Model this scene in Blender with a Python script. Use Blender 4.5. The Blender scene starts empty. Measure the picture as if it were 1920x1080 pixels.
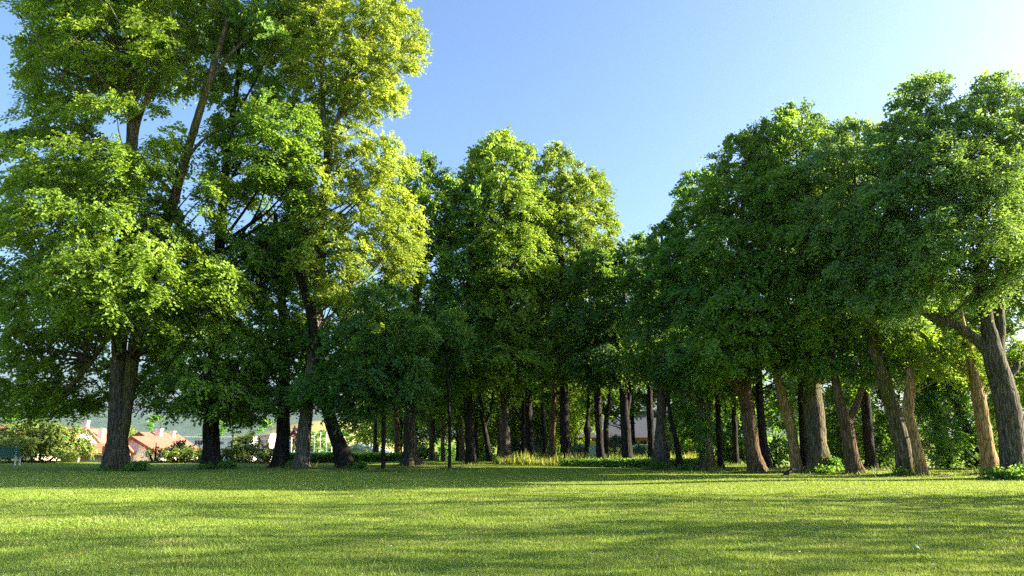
"""A lawn in a park ringed by tall limes in low evening sun; houses, hills and a sports court behind."""
SKY_STRENGTH = 0.077
SKY_AIR, SKY_DUST, SKY_OZONE = 1.0, 3.3, 4.3
SUN_STRENGTH = 4.7
EXPOSURE = 2.4
DENOISE = False
GRASS_N = 560000
OFFROW = [   # lime outside the frame: label, X, Y, turn, size
    ('lime just outside the right edge, nearest the big grey trunk', 22.0, 20.4, 0.6, 1.0),
    ('lime outside the right edge, second from the big grey trunk', 22.8, 14.6, 2.0, 1.05),
    ('lime outside the right edge, third from the big grey trunk', 22.0, 8.8, 3.4, 1.0),
    ('lime outside the right edge beside the viewer', 22.8, 3.0, 5.0, 1.05),
]
OFF_K, OFF_M = 3, 4
HAZE = 0.0001
import bpy, math, random
import numpy as np
from mathutils import Vector

# ------------------------------------------------------------------ scene, camera, light
SC = bpy.context.scene
C = SC.collection
PI = math.pi
F = 1386.0                       # focal length in photograph pixels (1920 wide)
HOR = 815.0                      # eye level in the photograph
PITCH = math.atan((HOR - 540.0) / F)
CP, SP = math.cos(PITCH), math.sin(PITCH)
H = 1.6
SUN_EL = math.radians(21.0)
SUN_AZ = math.radians(85.0)      # clockwise from the view direction (+Y): the sun stands to the right


def at(px, py, Y):
    """World point at distance Y in front of the camera seen at photo pixel px, py."""
    u = -(py - 540.0) / F
    dy, dz, dx = CP - SP * u, SP + CP * u, (px - 960.0) / F
    t = Y / dy
    return np.array([dx * t, Y, H + dz * t])


def mpp(p):
    """metres per photo pixel at world point p"""
    return (p[1] * CP + (p[2] - H) * SP) / F


def sstep(a, b, x):
    t = np.clip((np.asarray(x, float) - a) / (b - a), 0, 1)
    return t * t * (3 - 2 * t)


def terrain(x, y):
    x = np.asarray(x, float); y = np.asarray(y, float)
    z = 0.05 * np.sin(x * 0.21 + 1.0) * np.sin(y * 0.17) + 0.03 * np.sin(x * 0.5 + y * 0.37)
    z = z * sstep(4, 14, y)
    fall = np.clip(y - 46.0, 0, 70) * 0.075
    fall_right = np.clip(y - 36.0, 0, 70) * 0.05
    w = sstep(8, 20, x)
    return z - fall * (1 - w) - fall_right * w


cam = bpy.data.cameras.new('camera')
cam.sensor_width = 36.0
cam.lens = 36.0 * F / 1920.0
cam.clip_start = 0.1
cam.clip_end = 9000
co = bpy.data.objects.new('camera', cam)
C.objects.link(co)
co.location = (0, 0, H)
co.rotation_euler = (PI / 2 + PITCH, 0, 0)
SC.camera = co

world = bpy.data.worlds.new('World')
SC.world = world
world.use_nodes = True
wn = world.node_tree
bg = wn.nodes['Background']
sky = wn.nodes.new('ShaderNodeTexSky')
sky.sky_type = 'NISHITA'
sky.sun_disc = False
sky.sun_elevation = SUN_EL
sky.sun_rotation = SUN_AZ
sky.air_density = SKY_AIR
sky.dust_density = SKY_DUST
sky.ozone_density = SKY_OZONE
wn.links.new(sky.outputs[0], bg.inputs[0])
bg.inputs[1].default_value = SKY_STRENGTH

sl = bpy.data.lights.new('sun', 'SUN')
sl.energy = SUN_STRENGTH
sl.angle = math.radians(0.6)
sl.color = (1.0, 0.88, 0.66)
so = bpy.data.objects.new('sun', sl)
C.objects.link(so)
sd = Vector((math.sin(SUN_AZ) * math.cos(SUN_EL), math.cos(SUN_AZ) * math.cos(SUN_EL), math.sin(SUN_EL)))
so.rotation_euler = sd.to_track_quat('Z', 'Y').to_euler()
so.location = sd * 100

SC.view_settings.view_transform = 'Standard'
SC.view_settings.look = 'None'
SC.view_settings.exposure = EXPOSURE
SC.view_settings.gamma = 1
SC.render.engine = 'CYCLES'
cy = SC.cycles
cy.max_bounces = 10
cy.diffuse_bounces = 7
cy.glossy_bounces = 2
cy.transmission_bounces = 7
cy.transparent_max_bounces = 8
cy.caustics_reflective = False
cy.caustics_refractive = False
cy.sample_clamp_indirect = 1.5
cy.use_denoising = DENOISE
try:
    cy.denoiser = 'OPENIMAGEDENOISE'
    cy.denoising_input_passes = 'RGB_ALBEDO_NORMAL'
except Exception:
    pass


# ------------------------------------------------------------------ mesh helpers
class Acc:
    """collects vertices and equal-sided faces; builds one mesh object"""
    def __init__(self):
        self.v, self.f3, self.f4, self.n = [], [], [], 0

    def add(self, v, f):
        v = np.asarray(v, np.float32).reshape(-1, 3)
        f = np.asarray(f, np.int32)
        if f.size:
            (self.f3 if f.shape[1] == 3 else self.f4).append(f + self.n)
        self.v.append(v)
        self.n += len(v)
        return self

    def box(self, c, s, rz=0.0, tilt=0.0):
        x, y, z = np.array(s, float) / 2
        v = np.array([[-x, -y, -z], [x, -y, -z], [x, y, -z], [-x, y, -z], [-x, -y, z], [x, -y, z], [x, y, z], [-x, y, z]])
        if tilt:
            ct, st = math.cos(tilt), math.sin(tilt)
            v = np.stack([v[:, 0], v[:, 1] * ct - v[:, 2] * st, v[:, 1] * st + v[:, 2] * ct], 1)
        cr, sr = math.cos(rz), math.sin(rz)
        v = np.stack([v[:, 0] * cr - v[:, 1] * sr, v[:, 0] * sr + v[:, 1] * cr, v[:, 2]], 1) + np.array(c, float)
        return self.add(v, [[0, 3, 2, 1], [4, 5, 6, 7], [0, 1, 5, 4], [1, 2, 6, 5], [2, 3, 7, 6], [3, 0, 4, 7]])

    def poly(self, pts, thick):
        """flat polygon (xyz points) extruded by the vector thick"""
        p = np.array(pts, float); n = len(p)
        self.add(np.vstack([p, p + np.array(thick, float)]), [[i, (i + 1) % n, n + (i + 1) % n, n + i] for i in range(n)])
        cen = p.mean(0)
        b = self.n
        self.add(np.vstack([p, cen]), [[(i + 1) % n, i, n] for i in range(n)])
        q = p + np.array(thick, float)
        self.add(np.vstack([q, q.mean(0)]), [[i, (i + 1) % n, n] for i in range(n)])
        return self

    def mesh(self, name, mat, smooth=False):
        me = bpy.data.meshes.new(name)
        v = np.concatenate(self.v) if self.v else np.zeros((0, 3), np.float32)
        f3 = np.concatenate(self.f3) if self.f3 else np.zeros((0, 3), np.int32)
        f4 = np.concatenate(self.f4) if self.f4 else np.zeros((0, 4), np.int32)
        me.vertices.add(len(v)); me.vertices.foreach_set('co', v.astype(np.float32).ravel())
        nl = f3.size + f4.size
        me.loops.add(nl)
        me.loops.foreach_set('vertex_index', np.concatenate([f3.ravel(), f4.ravel()]).astype(np.int32))
        me.polygons.add(len(f3) + len(f4))
        ls = np.concatenate([np.arange(len(f3)) * 3, f3.size + np.arange(len(f4)) * 4]).astype(np.int32)
        me.polygons.foreach_set('loop_start', ls)
        me.polygons.foreach_set('use_smooth', np.full(len(f3) + len(f4), smooth, bool))
        me.update(calc_edges=True)
        me.materials.append(mat)
        return me

    def build(self, name, mat, parent=None, smooth=False, loc=None):
        o = bpy.data.objects.new(name, self.mesh(name, mat, smooth))
        C.objects.link(o)
        if parent is not None:
            o.parent = parent
        if loc is not None:
            o.location = loc
        return o


def thing(name, label, cat, loc=(0, 0, 0), group=None, rz=0.0):
    o = bpy.data.objects.new(name, None)
    C.objects.link(o)
    o.empty_display_size = 0.3
    o.location = tuple(float(q) for q in loc)
    o.rotation_euler = (0, 0, rz)
    return tag(o, label, cat, group)


def tag(o, label, cat, group=None):
    o['label'] = label
    o['category'] = cat
    if group:
        o['group'] = group
    return o


def copy_thing(o, loc, rz=0.0, scale=1.0, label=None):
    r = o.copy(); C.objects.link(r)
    r.location = tuple(float(q) for q in loc); r.rotation_euler = (0, 0, rz)
    r.scale = (scale,) * 3 if not hasattr(scale, '__len__') else scale
    if label:
        r['label'] = label
    for ch in list(o.children):
        c = ch.copy(); C.objects.link(c); c.parent = r
        for g in list(ch.children):
            d = g.copy(); C.objects.link(d); d.parent = c
    return r


def norm(a):
    return a / np.maximum(np.linalg.norm(a, axis=-1, keepdims=True), 1e-9)


def smooth_path(p, n):
    """Catmull-Rom through the control points, n samples; p may carry extra columns"""
    p = np.asarray(p, float)
    if len(p) == 2:
        t = np.linspace(0, 1, n)[:, None]
        return p[0] * (1 - t) + p[1] * t
    q = np.vstack([2 * p[0] - p[1], p, 2 * p[-1] - p[-2]])
    out = []
    for s in np.linspace(0, len(p) - 1 - 1e-6, n):
        i = int(s); t = s - i
        a, b, c, d = q[i], q[i + 1], q[i + 2], q[i + 3]
        out.append(0.5 * (2 * b + (c - a) * t + (2 * a - 5 * b + 4 * c - d) * t * t + (3 * b - a - 3 * c + d) * t ** 3))
    return np.array(out)


def tube(acc, pts, rad, sides=8, rng=None, rough=0.0, flare=0.0, flare_h=0.6, lobes=5, cap=True, ridge=0.0):
    pts = np.asarray(pts, float); rad = np.asarray(rad, float)
    n = len(pts)
    tan = norm(np.gradient(pts, axis=0))
    ref = np.array([0.0, 1.0, 0.0]) if abs(tan[:, 1]).max() < 0.9 else np.array([1.0, 0.0, 0.0])
    a = norm(np.cross(tan, ref)); b = np.cross(tan, a)
    th = np.linspace(0, 2 * PI, sides, endpoint=False)
    r = np.repeat(rad[:, None], sides, 1)
    if rng is not None and rough > 0:
        k = rng.normal(0, 1, (max(3, n // 3), sides))
        idx = np.linspace(0, len(k) - 1, n); lo = np.floor(idx).astype(int); hi = np.minimum(lo + 1, len(k) - 1); w = (idx - lo)[:, None]
        low = k[lo] * (1 - w) + k[hi] * w
        low = (low + np.roll(low, 1, 1) + np.roll(low, -1, 1)) / 2.2
        r = r * (1 + rough * low + rough * 0.45 * rng.normal(0, 1, (n, sides)))
    if ridge > 0:
        ph = rng.uniform(0, 6.28) + 0.4 * np.sin(np.arange(n) * 0.35)[:, None]
        r = r * (1 + ridge * np.abs(np.sin(th[None] * (sides / 4) + ph)))
    if flare > 0:
        hgt = pts[:, 2] - pts[0, 2]
        ph = rng.uniform(0, 6.28)
        lob = 0.55 + 0.45 * np.cos(lobes * th + ph) + 0.25 * np.cos(2 * th + 2 * ph)
        r = r * (1 + flare * np.exp(-np.maximum(hgt, 0) / flare_h)[:, None] * lob[None])
    v = pts[:, None] + r[..., None] * (np.cos(th)[None, :, None] * a[:, None] + np.sin(th)[None, :, None] * b[:, None])
    i = np.arange(n - 1)[:, None] * sides; j = np.arange(sides)[None]; j2 = (j + 1) % sides
    f = np.stack([i + j, i + j2, i + sides + j2, i + sides + j], -1).reshape(-1, 4)
    base = acc.n
    acc.add(v.reshape(-1, 3), f)
    if cap:
        acc.add(pts[-1:] + tan[-1:] * rad[-1] * 0.3, np.zeros((0, 3), int))
        last = base + (n - 1) * sides
        acc.f3.append(np.array([[last + q, last + (q + 1) % sides, acc.n - 1] for q in range(sides)], np.int32))
    return acc


def leaves(acc, P, Dv, N, size, rng, width=0.78, fold=0.12):
    """one folded rhombus per leaf: centre P, pointing Dv, facing N"""
    n = len(P)
    size = np.broadcast_to(np.asarray(size, float), (n,))[:, None]
    D = norm(Dv)
    W = norm(np.cross(N, D)); Nn = np.cross(D, W)
    v = np.empty((n, 4, 3), np.float32)
    v[:, 0] = P - D * size * 0.5
    v[:, 1] = P + W * size * 0.5 * width - D * size * 0.08 + Nn * size * fold
    v[:, 2] = P + D * size * 0.5 - Nn * size * 0.1
    v[:, 3] = P - W * size * 0.5 * width - D * size * 0.08 + Nn * size * fold
    f = np.arange(n * 4, dtype=np.int32).reshape(n, 4)
    acc.add(v.reshape(-1, 3), f)


# ------------------------------------------------------------------ materials
def nmat(name):
    m = bpy.data.materials.new(name); m.use_nodes = True
    nt = m.node_tree
    return m, nt, nt.nodes, nt.links, nt.nodes['Principled BSDF'], nt.nodes['Material Output']


def ramp(nodes, stops):
    r = nodes.new('ShaderNodeValToRGB')
    el = r.color_ramp.elements
    while len(el) < len(stops):
        el.new(0.5)
    for e, (p, c) in zip(el, stops):
        e.position = p; e.color = (*c, 1)
    return r


def noise(nodes, links, scale, detail=4, rough=0.55, vec=None, mapping=None):
    t = nodes.new('ShaderNodeTexNoise')
    t.inputs['Scale'].default_value = scale; t.inputs['Detail'].default_value = detail; t.inputs['Roughness'].default_value = rough
    if vec is not None:
        if mapping:
            mp = nodes.new('ShaderNodeMapping'); mp.inputs['Scale'].default_value = mapping
            links.new(vec, mp.inputs['Vector']); vec = mp.outputs['Vector']
        links.new(vec, t.inputs['Vector'])
    return t


def mixc(nodes, links, fac, a, b, mode='MIX'):
    m = nodes.new('ShaderNodeMix'); m.data_type = 'RGBA'; m.blend_type = mode
    for sock, val in ((0, fac), (6, a), (7, b)):
        if hasattr(val, 'default_value') or hasattr(val, 'is_linked'):
            links.new(val, m.inputs[sock])
        elif sock == 0:
            m.inputs[0].default_value = val
        else:
            m.inputs[sock].default_value = (*val, 1)
    return m.outputs[2]


def mat_plain(name, col, rough=0.7, spec=0.3, var=0.15, scale=3.0, metal=0.0, bump=0.0):
    m, nt, N, L, bs, out = nmat(name)
    g = N.new('ShaderNodeTexCoord')
    t = noise(N, L, scale, 5, 0.6, g.outputs['Object'])
    c = np.array(col)
    r = ramp(N, [(0.25, tuple(c * (1 - var))), (0.75, tuple(np.minimum(c * (1 + var), 1)))])
    L.new(t.outputs[0], r.inputs[0]); L.new(r.outputs[0], bs.inputs['Base Color'])
    bs.inputs['Roughness'].default_value = rough; bs.inputs['Specular IOR Level'].default_value = spec
    bs.inputs['Metallic'].default_value = metal
    if bump:
        b = N.new('ShaderNodeBump'); b.inputs['Distance'].default_value = bump
        L.new(t.outputs[0], b.inputs['Height']); L.new(b.outputs[0], bs.inputs['Normal'])
    return m


def mat_leaf(name, dark, mid, light, trans, tfac=0.42, rough=0.55, clump=None):
    """a leaf: diffuse and glossy front, light shining through; colour varies leaf by leaf"""
    m, nt, N, L, bs, out = nmat(name)
    g = N.new('ShaderNodeNewGeometry')
    r = ramp(N, [(0.0, dark), (0.5, mid), (1.0, light)])
    co_ = N.new('ShaderNodeTexCoord')
    t = noise(N, L, 0.35, 2, 0.5, co_.outputs['Object'])
    mt = N.new('ShaderNodeMath'); mt.operation = 'MULTIPLY_ADD'; mt.inputs[1].default_value = 0.55
    L.new(g.outputs['Random Per Island'], mt.inputs[0])
    m2 = N.new('ShaderNodeMath'); m2.operation = 'MULTIPLY_ADD'; m2.inputs[1].default_value = 1.5; m2.inputs[2].default_value = -0.52
    L.new(t.outputs[0], m2.inputs[0]); L.new(m2.outputs[0], mt.inputs[2])
    L.new(mt.outputs[0], r.inputs[0])
    L.new(r.outputs[0], bs.inputs['Base Color'])
    bs.inputs['Roughness'].default_value = rough
    bs.inputs['Specular IOR Level'].default_value = 0.35
    tr = N.new('ShaderNodeBsdfTranslucent')
    tc = mixc(N, L, 0.6, r.outputs[0], trans)
    L.new(tc, tr.inputs['Color'])
    mx = N.new('ShaderNodeMixShader'); mx.inputs[0].default_value = tfac
    L.new(bs.outputs[0], mx.inputs[1]); L.new(tr.outputs[0], mx.inputs[2])
    L.new(mx.outputs[0], out.inputs['Surface'])
    return m


def mat_bark(name, c1, c2, moss=(0.05, 0.055, 0.015), mossy=0.35, vscale=7.0):
    m, nt, N, L, bs, out = nmat(name)
    g = N.new('ShaderNodeTexCoord')
    t1 = noise(N, L, vscale, 6, 0.65, g.outputs['Object'], (1, 1, 0.16))
    t2 = noise(N, L, 1.1, 4, 0.6, g.outputs['Object'], (1, 1, 0.5))
    vo = N.new('ShaderNodeTexVoronoi'); vo.feature = 'DISTANCE_TO_EDGE'; vo.inputs['Scale'].default_value = vscale * 1.6
    mp = N.new('ShaderNodeMapping'); mp.inputs['Scale'].default_value = (1, 1, 0.14)
    L.new(g.outputs['Object'], mp.inputs['Vector']); L.new(mp.outputs[0], vo.inputs['Vector'])
    r = ramp(N, [(0.3, tuple(np.array(c1) * 0.55)), (0.5, c1), (0.75, c2)])
    L.new(t1.outputs[0], r.inputs[0])
    rm = ramp(N, [(0.62 - mossy * 0.3, (0, 0, 0)), (0.72 - mossy * 0.2, (1, 1, 1))])
    L.new(t2.outputs[0], rm.inputs[0])
    ms = N.new('ShaderNodeMath'); ms.operation = 'MULTIPLY'; ms.inputs[1].default_value = min(1.0, mossy * 1.8)
    L.new(rm.outputs[0], ms.inputs[0])
    c = mixc(N, L, ms.outputs[0], r.outputs[0], moss)
    t3 = noise(N, L, 2.6, 4, 0.7, g.outputs['Object'])
    lich = ramp(N, [(0.0, (0.62, 0.60, 0.58)), (0.45, (0.9, 0.9, 0.9)), (0.62, (1.15, 1.15, 1.1)), (0.75, (1.7, 1.75, 1.65))])
    L.new(t3.outputs[0], lich.inputs[0])
    c = mixc(N, L, 0.8, c, lich.outputs[0], 'MULTIPLY')
    crack = ramp(N, [(0.0, (0.45, 0.42, 0.4)), (0.16, (1, 1, 1))])
    L.new(vo.outputs['Distance'], crack.inputs[0])
    c = mixc(N, L, 1.0, c, crack.outputs[0], 'MULTIPLY')
    L.new(c, bs.inputs['Base Color'])
    bs.inputs['Roughness'].default_value = 0.9; bs.inputs['Specular IOR Level'].default_value = 0.15
    ad = N.new('ShaderNodeMath'); ad.operation = 'MULTIPLY_ADD'; ad.inputs[1].default_value = 0.6
    L.new(t1.outputs[0], ad.inputs[0]); L.new(crack.outputs[0], ad.inputs[2])
    b = N.new('ShaderNodeBump'); b.inputs['Distance'].default_value = 0.05; b.inputs['Strength'].default_value = 0.9
    L.new(ad.outputs[0], b.inputs['Height']); L.new(b.outputs[0], bs.inputs['Normal'])
    return m
# ------------------------------------------------------------------ trees
COUNT = [0]
DMF = 0.70
GAP = -0.55


def vnoise3(P, rng, fr):
    s = 0
    for _ in range(8):
        k = norm(rng.normal(0, 1, 3)) * fr * rng.uniform(0.6, 1.6)
        s = s + np.sin(P @ k + rng.uniform(0, 6.28))
    return s / 3.2
TR = {}


def bough_leaves(acc, cen, o, n, L, rng, K, M, ls, droop, jit=0.27):
    """flat drooping sprays: K twigs fanned from each bough, M leaves on every twig"""
    B = len(cen)
    s = norm(np.cross(n, o)); n = np.cross(o, s)
    phi = rng.uniform(-1.35, 1.35, (B, K))
    Lk = L[:, None] * (0.55 + 0.5 * np.cos(phi)) * rng.uniform(0.75, 1.25, (B, K))
    td = o[:, None] * np.cos(phi)[..., None] + s[:, None] * np.sin(phi)[..., None] + n[:, None] * rng.normal(0, 0.16, (B, K))[..., None]
    st = (cen - o * (0.45 * L)[:, None])[:, None] + n[:, None] * (rng.normal(0, 0.075, (B, K)) * L[:, None])[..., None]
    t = (np.arange(M)[None, None] + rng.uniform(0, 1, (B, K, M))) / M
    t = 0.12 + 0.88 * t
    P = st[:, :, None] + td[:, :, None] * (t * Lk[..., None])[..., None]
    P[..., 2] -= droop * Lk[..., None] * t * t
    P += rng.normal(0, 0.055, P.shape)
    sg = np.where(np.arange(M) % 2 == 0, 1.0, -1.0)[None, None] * rng.uniform(0.3, 1.1, (B, K, M))
    sd_ = np.cross(n[:, None], td)
    D = td[:, :, None] + sd_[:, :, None] * sg[..., None] + rng.normal(0, 0.2, P.shape)
    D[..., 2] -= 0.25
    N = np.broadcast_to(n[:, None, None], P.shape) + rng.normal(0, jit, P.shape)
    size = ls * rng.uniform(0.6, 1.25, (B, K, M))
    leaves(acc, P.reshape(-1, 3), D.reshape(-1, 3), norm(N.reshape(-1, 3)), size.ravel(), rng)
    COUNT[0] += P.size // 3


def grow(name, label, cat, group, base, stems, blobs, bark, leaf, rng, ls=0.15, dm=1.1, K=10, M=12, droop=0.42,
         flare=1.0, rough=0.05, core=0.4, limit=700, twig=True, shoots=None, up=0.0, sides=14, burl=None, spread=0.85, ridge=0.05, flare_h=0.55, gap=None, minz=2.4, limb_bark=None, fine=-0.8):
    """stems: world polylines (x, y, z, r), the first is the trunk; blobs: (centre, radii) of the crown"""
    root = thing(name, label, cat, base, group)
    base = np.asarray(base, float)
    samp = []
    trunk_o = None
    for i, st in enumerate(stems):
        st = np.array(st, float)
        st[:, :3] -= base
        ln = np.linalg.norm(np.diff(st[:, :3], axis=0), axis=1).sum()
        p = smooth_path(st, max(6, int(ln / 0.28)))
        if i:
            p = p + 0
        wob = np.cumsum(rng.normal(0, 0.012, (len(p), 2)), 0)
        p[:, :2] += (wob - wob[0]) * 0.7
        p[:, 3] = np.maximum(p[:, 3], 0.012)
        a = Acc()
        if burl is not None and i == 0:
            z = p[:, 2]
            for (bz, bh, amt) in burl:
                p[:, 3] *= 1 + amt * np.exp(-((z - bz) / bh) ** 2)
        if i == 0 and flare > 0.25:
            flare = max(flare, 0.6)
        tube(a, p[:, :3], p[:, 3], sides if i == 0 else max(8, sides - 4), rng, rough, flare if i == 0 else 0, flare_h, ridge=ridge)
        o = a.build('trunk' if i == 0 else 'limb', bark if i == 0 or limb_bark is None else limb_bark, root, True)
        trunk_o = trunk_o or o
        samp.append(p)
    S = np.vstack(samp)
    if not blobs:
        return root
    cen = np.array([b[0] for b in blobs], float) - base
    rad = np.array([b[1] for b in blobs], float)
    vol = rad.prod(1)
    # candidates through the crown, one kept per cell so that they stay apart
    dm = dm * DMF
    limit = int(limit / DMF ** 3)
    n_c = int(min(90000, 200 + 60 * vol.sum() / dm ** 3))
    wh = rng.choice(len(vol), n_c, p=vol / vol.sum())
    u = norm(rng.normal(0, 1, (n_c, 3))) * (rng.uniform(0, 1, n_c) ** (1 / 3.0))[:, None]
    Pc = cen[wh] + u * rad[wh]
    # lobed outline: the surface of each blob swells and shrinks
    q = np.sqrt((((Pc[:, None] - cen[None]) / rad[None]) ** 2).sum(2)).min(1)
    f1 = vnoise3(Pc * np.array([1, 1, 1.3]), rng, 1.5 / (dm * 2.6))
    f2 = vnoise3(Pc, rng, 1.5 / (dm * 0.8))
    keep = (rng.uniform(0, 1, n_c) < np.where(q > 0.62, 1.0, core)) & (q < 0.92 + 0.2 * f1 + 0.26 * f2) & (f2 > fine) & (f1 > (GAP if gap is None else gap))
    Pc = Pc[keep]
    Rm = np.linalg.qr(rng.normal(0, 1, (3, 3)))[0]
    def thin(P, cell):
        k = np.floor(P @ Rm / cell).astype(np.int64)
        key = (k[:, 0] * 73856093) ^ (k[:, 1] * 19349663) ^ (k[:, 2] * 83492791)
        return np.sort(np.unique(key, return_index=True)[1])
    B = Pc[thin(Pc, dm)][:limit] if len(Pc) else Pc
    if len(B):
        B = B[B[:, 2] > 0.35]
    if not len(B):
        return root
    dm_eff = dm
    prim = np.zeros(len(B), bool); prim[thin(B, dm * 2.6)] = True
    order = np.concatenate([np.where(prim)[0], np.where(~prim)[0]])
    npr = int(prim.sum())
    # limbs to the main boughs, then twigs from those limbs to the rest
    tw = Acc()
    att = np.empty_like(B)
    cur = S[:, :4]
    pool = [cur]
    for q_, i in enumerate(order):
        if q_ == npr:
            cur = np.vstack(pool)
        c = B[i]
        d = cur[:, :3] - c
        hd = np.hypot(d[:, 0], d[:, 1])
        if q_ < npr:
            cost = hd + np.abs(d[:, 2] + 0.75 * hd) + np.where(d[:, 2] > 0.1, 3.0, 0) + np.where(cur[:, 2] < minz, 30, 0)
        else:
            cost = hd * hd + (d[:, 2] + 0.3 * hd) ** 2 + np.where(cur[:, 2] < minz * 0.8, 60, 0)
        j = int(cost.argmin())
        att[i] = cur[j, :3]
        if twig and hd[j] > 0.15:
            ln = np.linalg.norm(c - att[i])
            bend = np.array([0, 0, (0.12 if c[2] < att[i][2] + 0.3 * ln else -0.06) * ln if q_ < npr else 0.06 * ln])
            mid = att[i] * 0.5 + c * 0.5 + bend + rng.normal(0, 0.07 * ln, 3)
            if q_ < npr:
                r0 = min(cur[j, 3] * 0.5, 0.012 + 0.012 * ln)
                pth = smooth_path(np.vstack([att[i], mid, c]), 8)
                rr = np.linspace(r0, 0.008, 8)
                tube(tw, pth, rr, 5, cap=False)
                pool.append(np.column_stack([pth[2:], rr[2:]]))
            elif rng.uniform() < 0.4:
                tube(tw, np.vstack([att[i], mid, c]), np.array([min(0.016, cur[j, 3] * 0.7), 0.01, 0.005]), 3, cap=False)
    cc = (cen * vol[:, None]).sum(0) / vol.sum()
    ax_ = np.zeros_like(B); ax_[:, :2] = S[np.abs(S[None, :, 2] - np.minimum(B[:, 2:3], S[:, 2].max())).argmin(1), :2]
    h = norm((B - att) * np.array([1, 1, 0])) * 0.6 + norm((B - ax_) * np.array([1, 1, 0]))
    h[:, 2] = 0; h = norm(h + rng.normal(0, 0.25, h.shape) * np.array([1, 1, 0]))
    span = max(rad.max(), (B[:, 2].max() - B[:, 2].min()) / 2)
    ez = np.clip((B[:, 2] - cc[2]) / span, -1, 1)
    o = h.copy() * (1 - 0.45 * np.clip(ez, 0, 1))[:, None]
    o[:, 2] = 0.75 * np.clip(ez, 0, 1) - 0.22 * (1 - np.clip(ez, 0, 1)) + up
    o = norm(o + rng.normal(0, 0.22, o.shape))
    n = np.array([0, 0, 0.72]) + h * 0.7 + rng.normal(0, 0.28, o.shape)
    L = dm_eff * spread * 1.25 * rng.uniform(0.7, 1.25, len(B))
    a = Acc()
    bough_leaves(a, B, o, n, L, rng, K, M, ls, droop)
    crown = a.build('crown', leaf, root)
    if twig and tw.n:
        tw.build('branchwork', bark, crown, True)
    return root


def tree(name, label, Y, stems, blobs, bark, leaf, seed, group=None, cat='tree', below=0.12, rd=None, **kw):
    """stems [(photo x, photo y, width in photo px), ...] and crown blobs (x, y, rx, ry, dy, depth) at distance Y"""
    rng = np.random.default_rng(seed)
    x0 = at(stems[0][0][0], 870, Y)[0]
    base = np.array([x0, Y, float(terrain(x0, Y))])
    W = []
    for i, st in enumerate(stems):
        rows = []
        for j, s in enumerate(st):
            dy = s[3] if len(s) > 3 else 0.0
            p = at(s[0], s[1], Y + dy)
            rows.append([*p, 0.9 * s[2] * mpp(p) / 2])
        if i == 0:
            rows[0][:3] = [base[0], base[1], base[2] - below]
        W.append(rows)
    bl = []
    for b in blobs:
        dy = b[4] if len(b) > 4 else 0.0
        p = at(b[0], b[1], Y + dy)
        m = mpp(p)
        depth = b[5] if len(b) > 5 else min(4.6, max(1.4, 0.95 * b[2] * m))
        bl.append((p, (b[2] * m, depth, b[3] * m)))
    kw['ls'] = kw.get('ls', 0.15) * 1.02
    if group == ROW_L:
        kw.setdefault('gap', -0.7); kw.setdefault('fine', -0.3); kw['dm'] = kw.get('dm', 1.1) * 1.05
    if group == ROW_R:
        kw.setdefault('gap', -1.0); kw['core'] = 0.6
    elif group == ROW_C:
        kw.setdefault('gap', -0.95)
    TR[seed] = grow(name, label, cat, group, base, W, bl, bark, leaf, rng, **kw)
    return TR[seed]


# bark
B_GREY = mat_bark('grey_bark', (0.105, 0.092, 0.074), (0.185, 0.165, 0.135), mossy=0.3)
B_PALE = mat_bark('pale_grey_bark', (0.17, 0.155, 0.13), (0.27, 0.25, 0.21), mossy=0.2)
B_MOSS = mat_bark('mossy_bark', (0.13, 0.11, 0.075), (0.22, 0.19, 0.13), (0.10, 0.10, 0.02), mossy=0.6)
B_DARK = mat_bark('shade_darkened_bark', (0.028, 0.025, 0.022), (0.052, 0.046, 0.04), (0.03, 0.034, 0.012), mossy=0.25)  # darkened past real bark: the shade under the crowns is in the colour
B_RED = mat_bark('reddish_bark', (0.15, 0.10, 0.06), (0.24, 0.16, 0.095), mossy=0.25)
B_TAN = mat_bark('tan_sunlit_bark', (0.32, 0.21, 0.10), (0.48, 0.34, 0.17), mossy=0.15)  # tan with the orange of the low sun mixed into the colour
# leaves
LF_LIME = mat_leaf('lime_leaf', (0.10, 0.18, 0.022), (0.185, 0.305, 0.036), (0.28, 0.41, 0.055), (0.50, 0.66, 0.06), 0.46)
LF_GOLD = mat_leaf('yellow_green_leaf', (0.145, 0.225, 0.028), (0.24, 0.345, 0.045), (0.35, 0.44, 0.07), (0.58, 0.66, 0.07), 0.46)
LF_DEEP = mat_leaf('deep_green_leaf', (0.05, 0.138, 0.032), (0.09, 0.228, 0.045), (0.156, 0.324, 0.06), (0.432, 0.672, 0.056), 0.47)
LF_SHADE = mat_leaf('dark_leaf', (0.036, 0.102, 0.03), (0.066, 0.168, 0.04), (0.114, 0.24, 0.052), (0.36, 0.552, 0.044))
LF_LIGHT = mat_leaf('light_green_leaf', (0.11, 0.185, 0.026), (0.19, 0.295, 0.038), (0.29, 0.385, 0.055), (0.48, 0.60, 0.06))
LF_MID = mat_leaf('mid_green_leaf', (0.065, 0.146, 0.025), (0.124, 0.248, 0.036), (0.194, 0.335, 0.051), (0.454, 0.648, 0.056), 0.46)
LF_SILVER = mat_leaf('greyish_leaf', (0.072, 0.156, 0.052), (0.12, 0.24, 0.07), (0.198, 0.33, 0.087), (0.432, 0.624, 0.062))
LF_BUSH = mat_leaf('bush_leaf', (0.12, 0.19, 0.05), (0.23, 0.32, 0.08), (0.36, 0.44, 0.13), (0.45, 0.55, 0.09))
LF_BLUE = mat_leaf('bluish_shrub_leaf', (0.05, 0.09, 0.06), (0.09, 0.15, 0.09), (0.16, 0.23, 0.14), (0.2, 0.3, 0.1))
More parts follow.
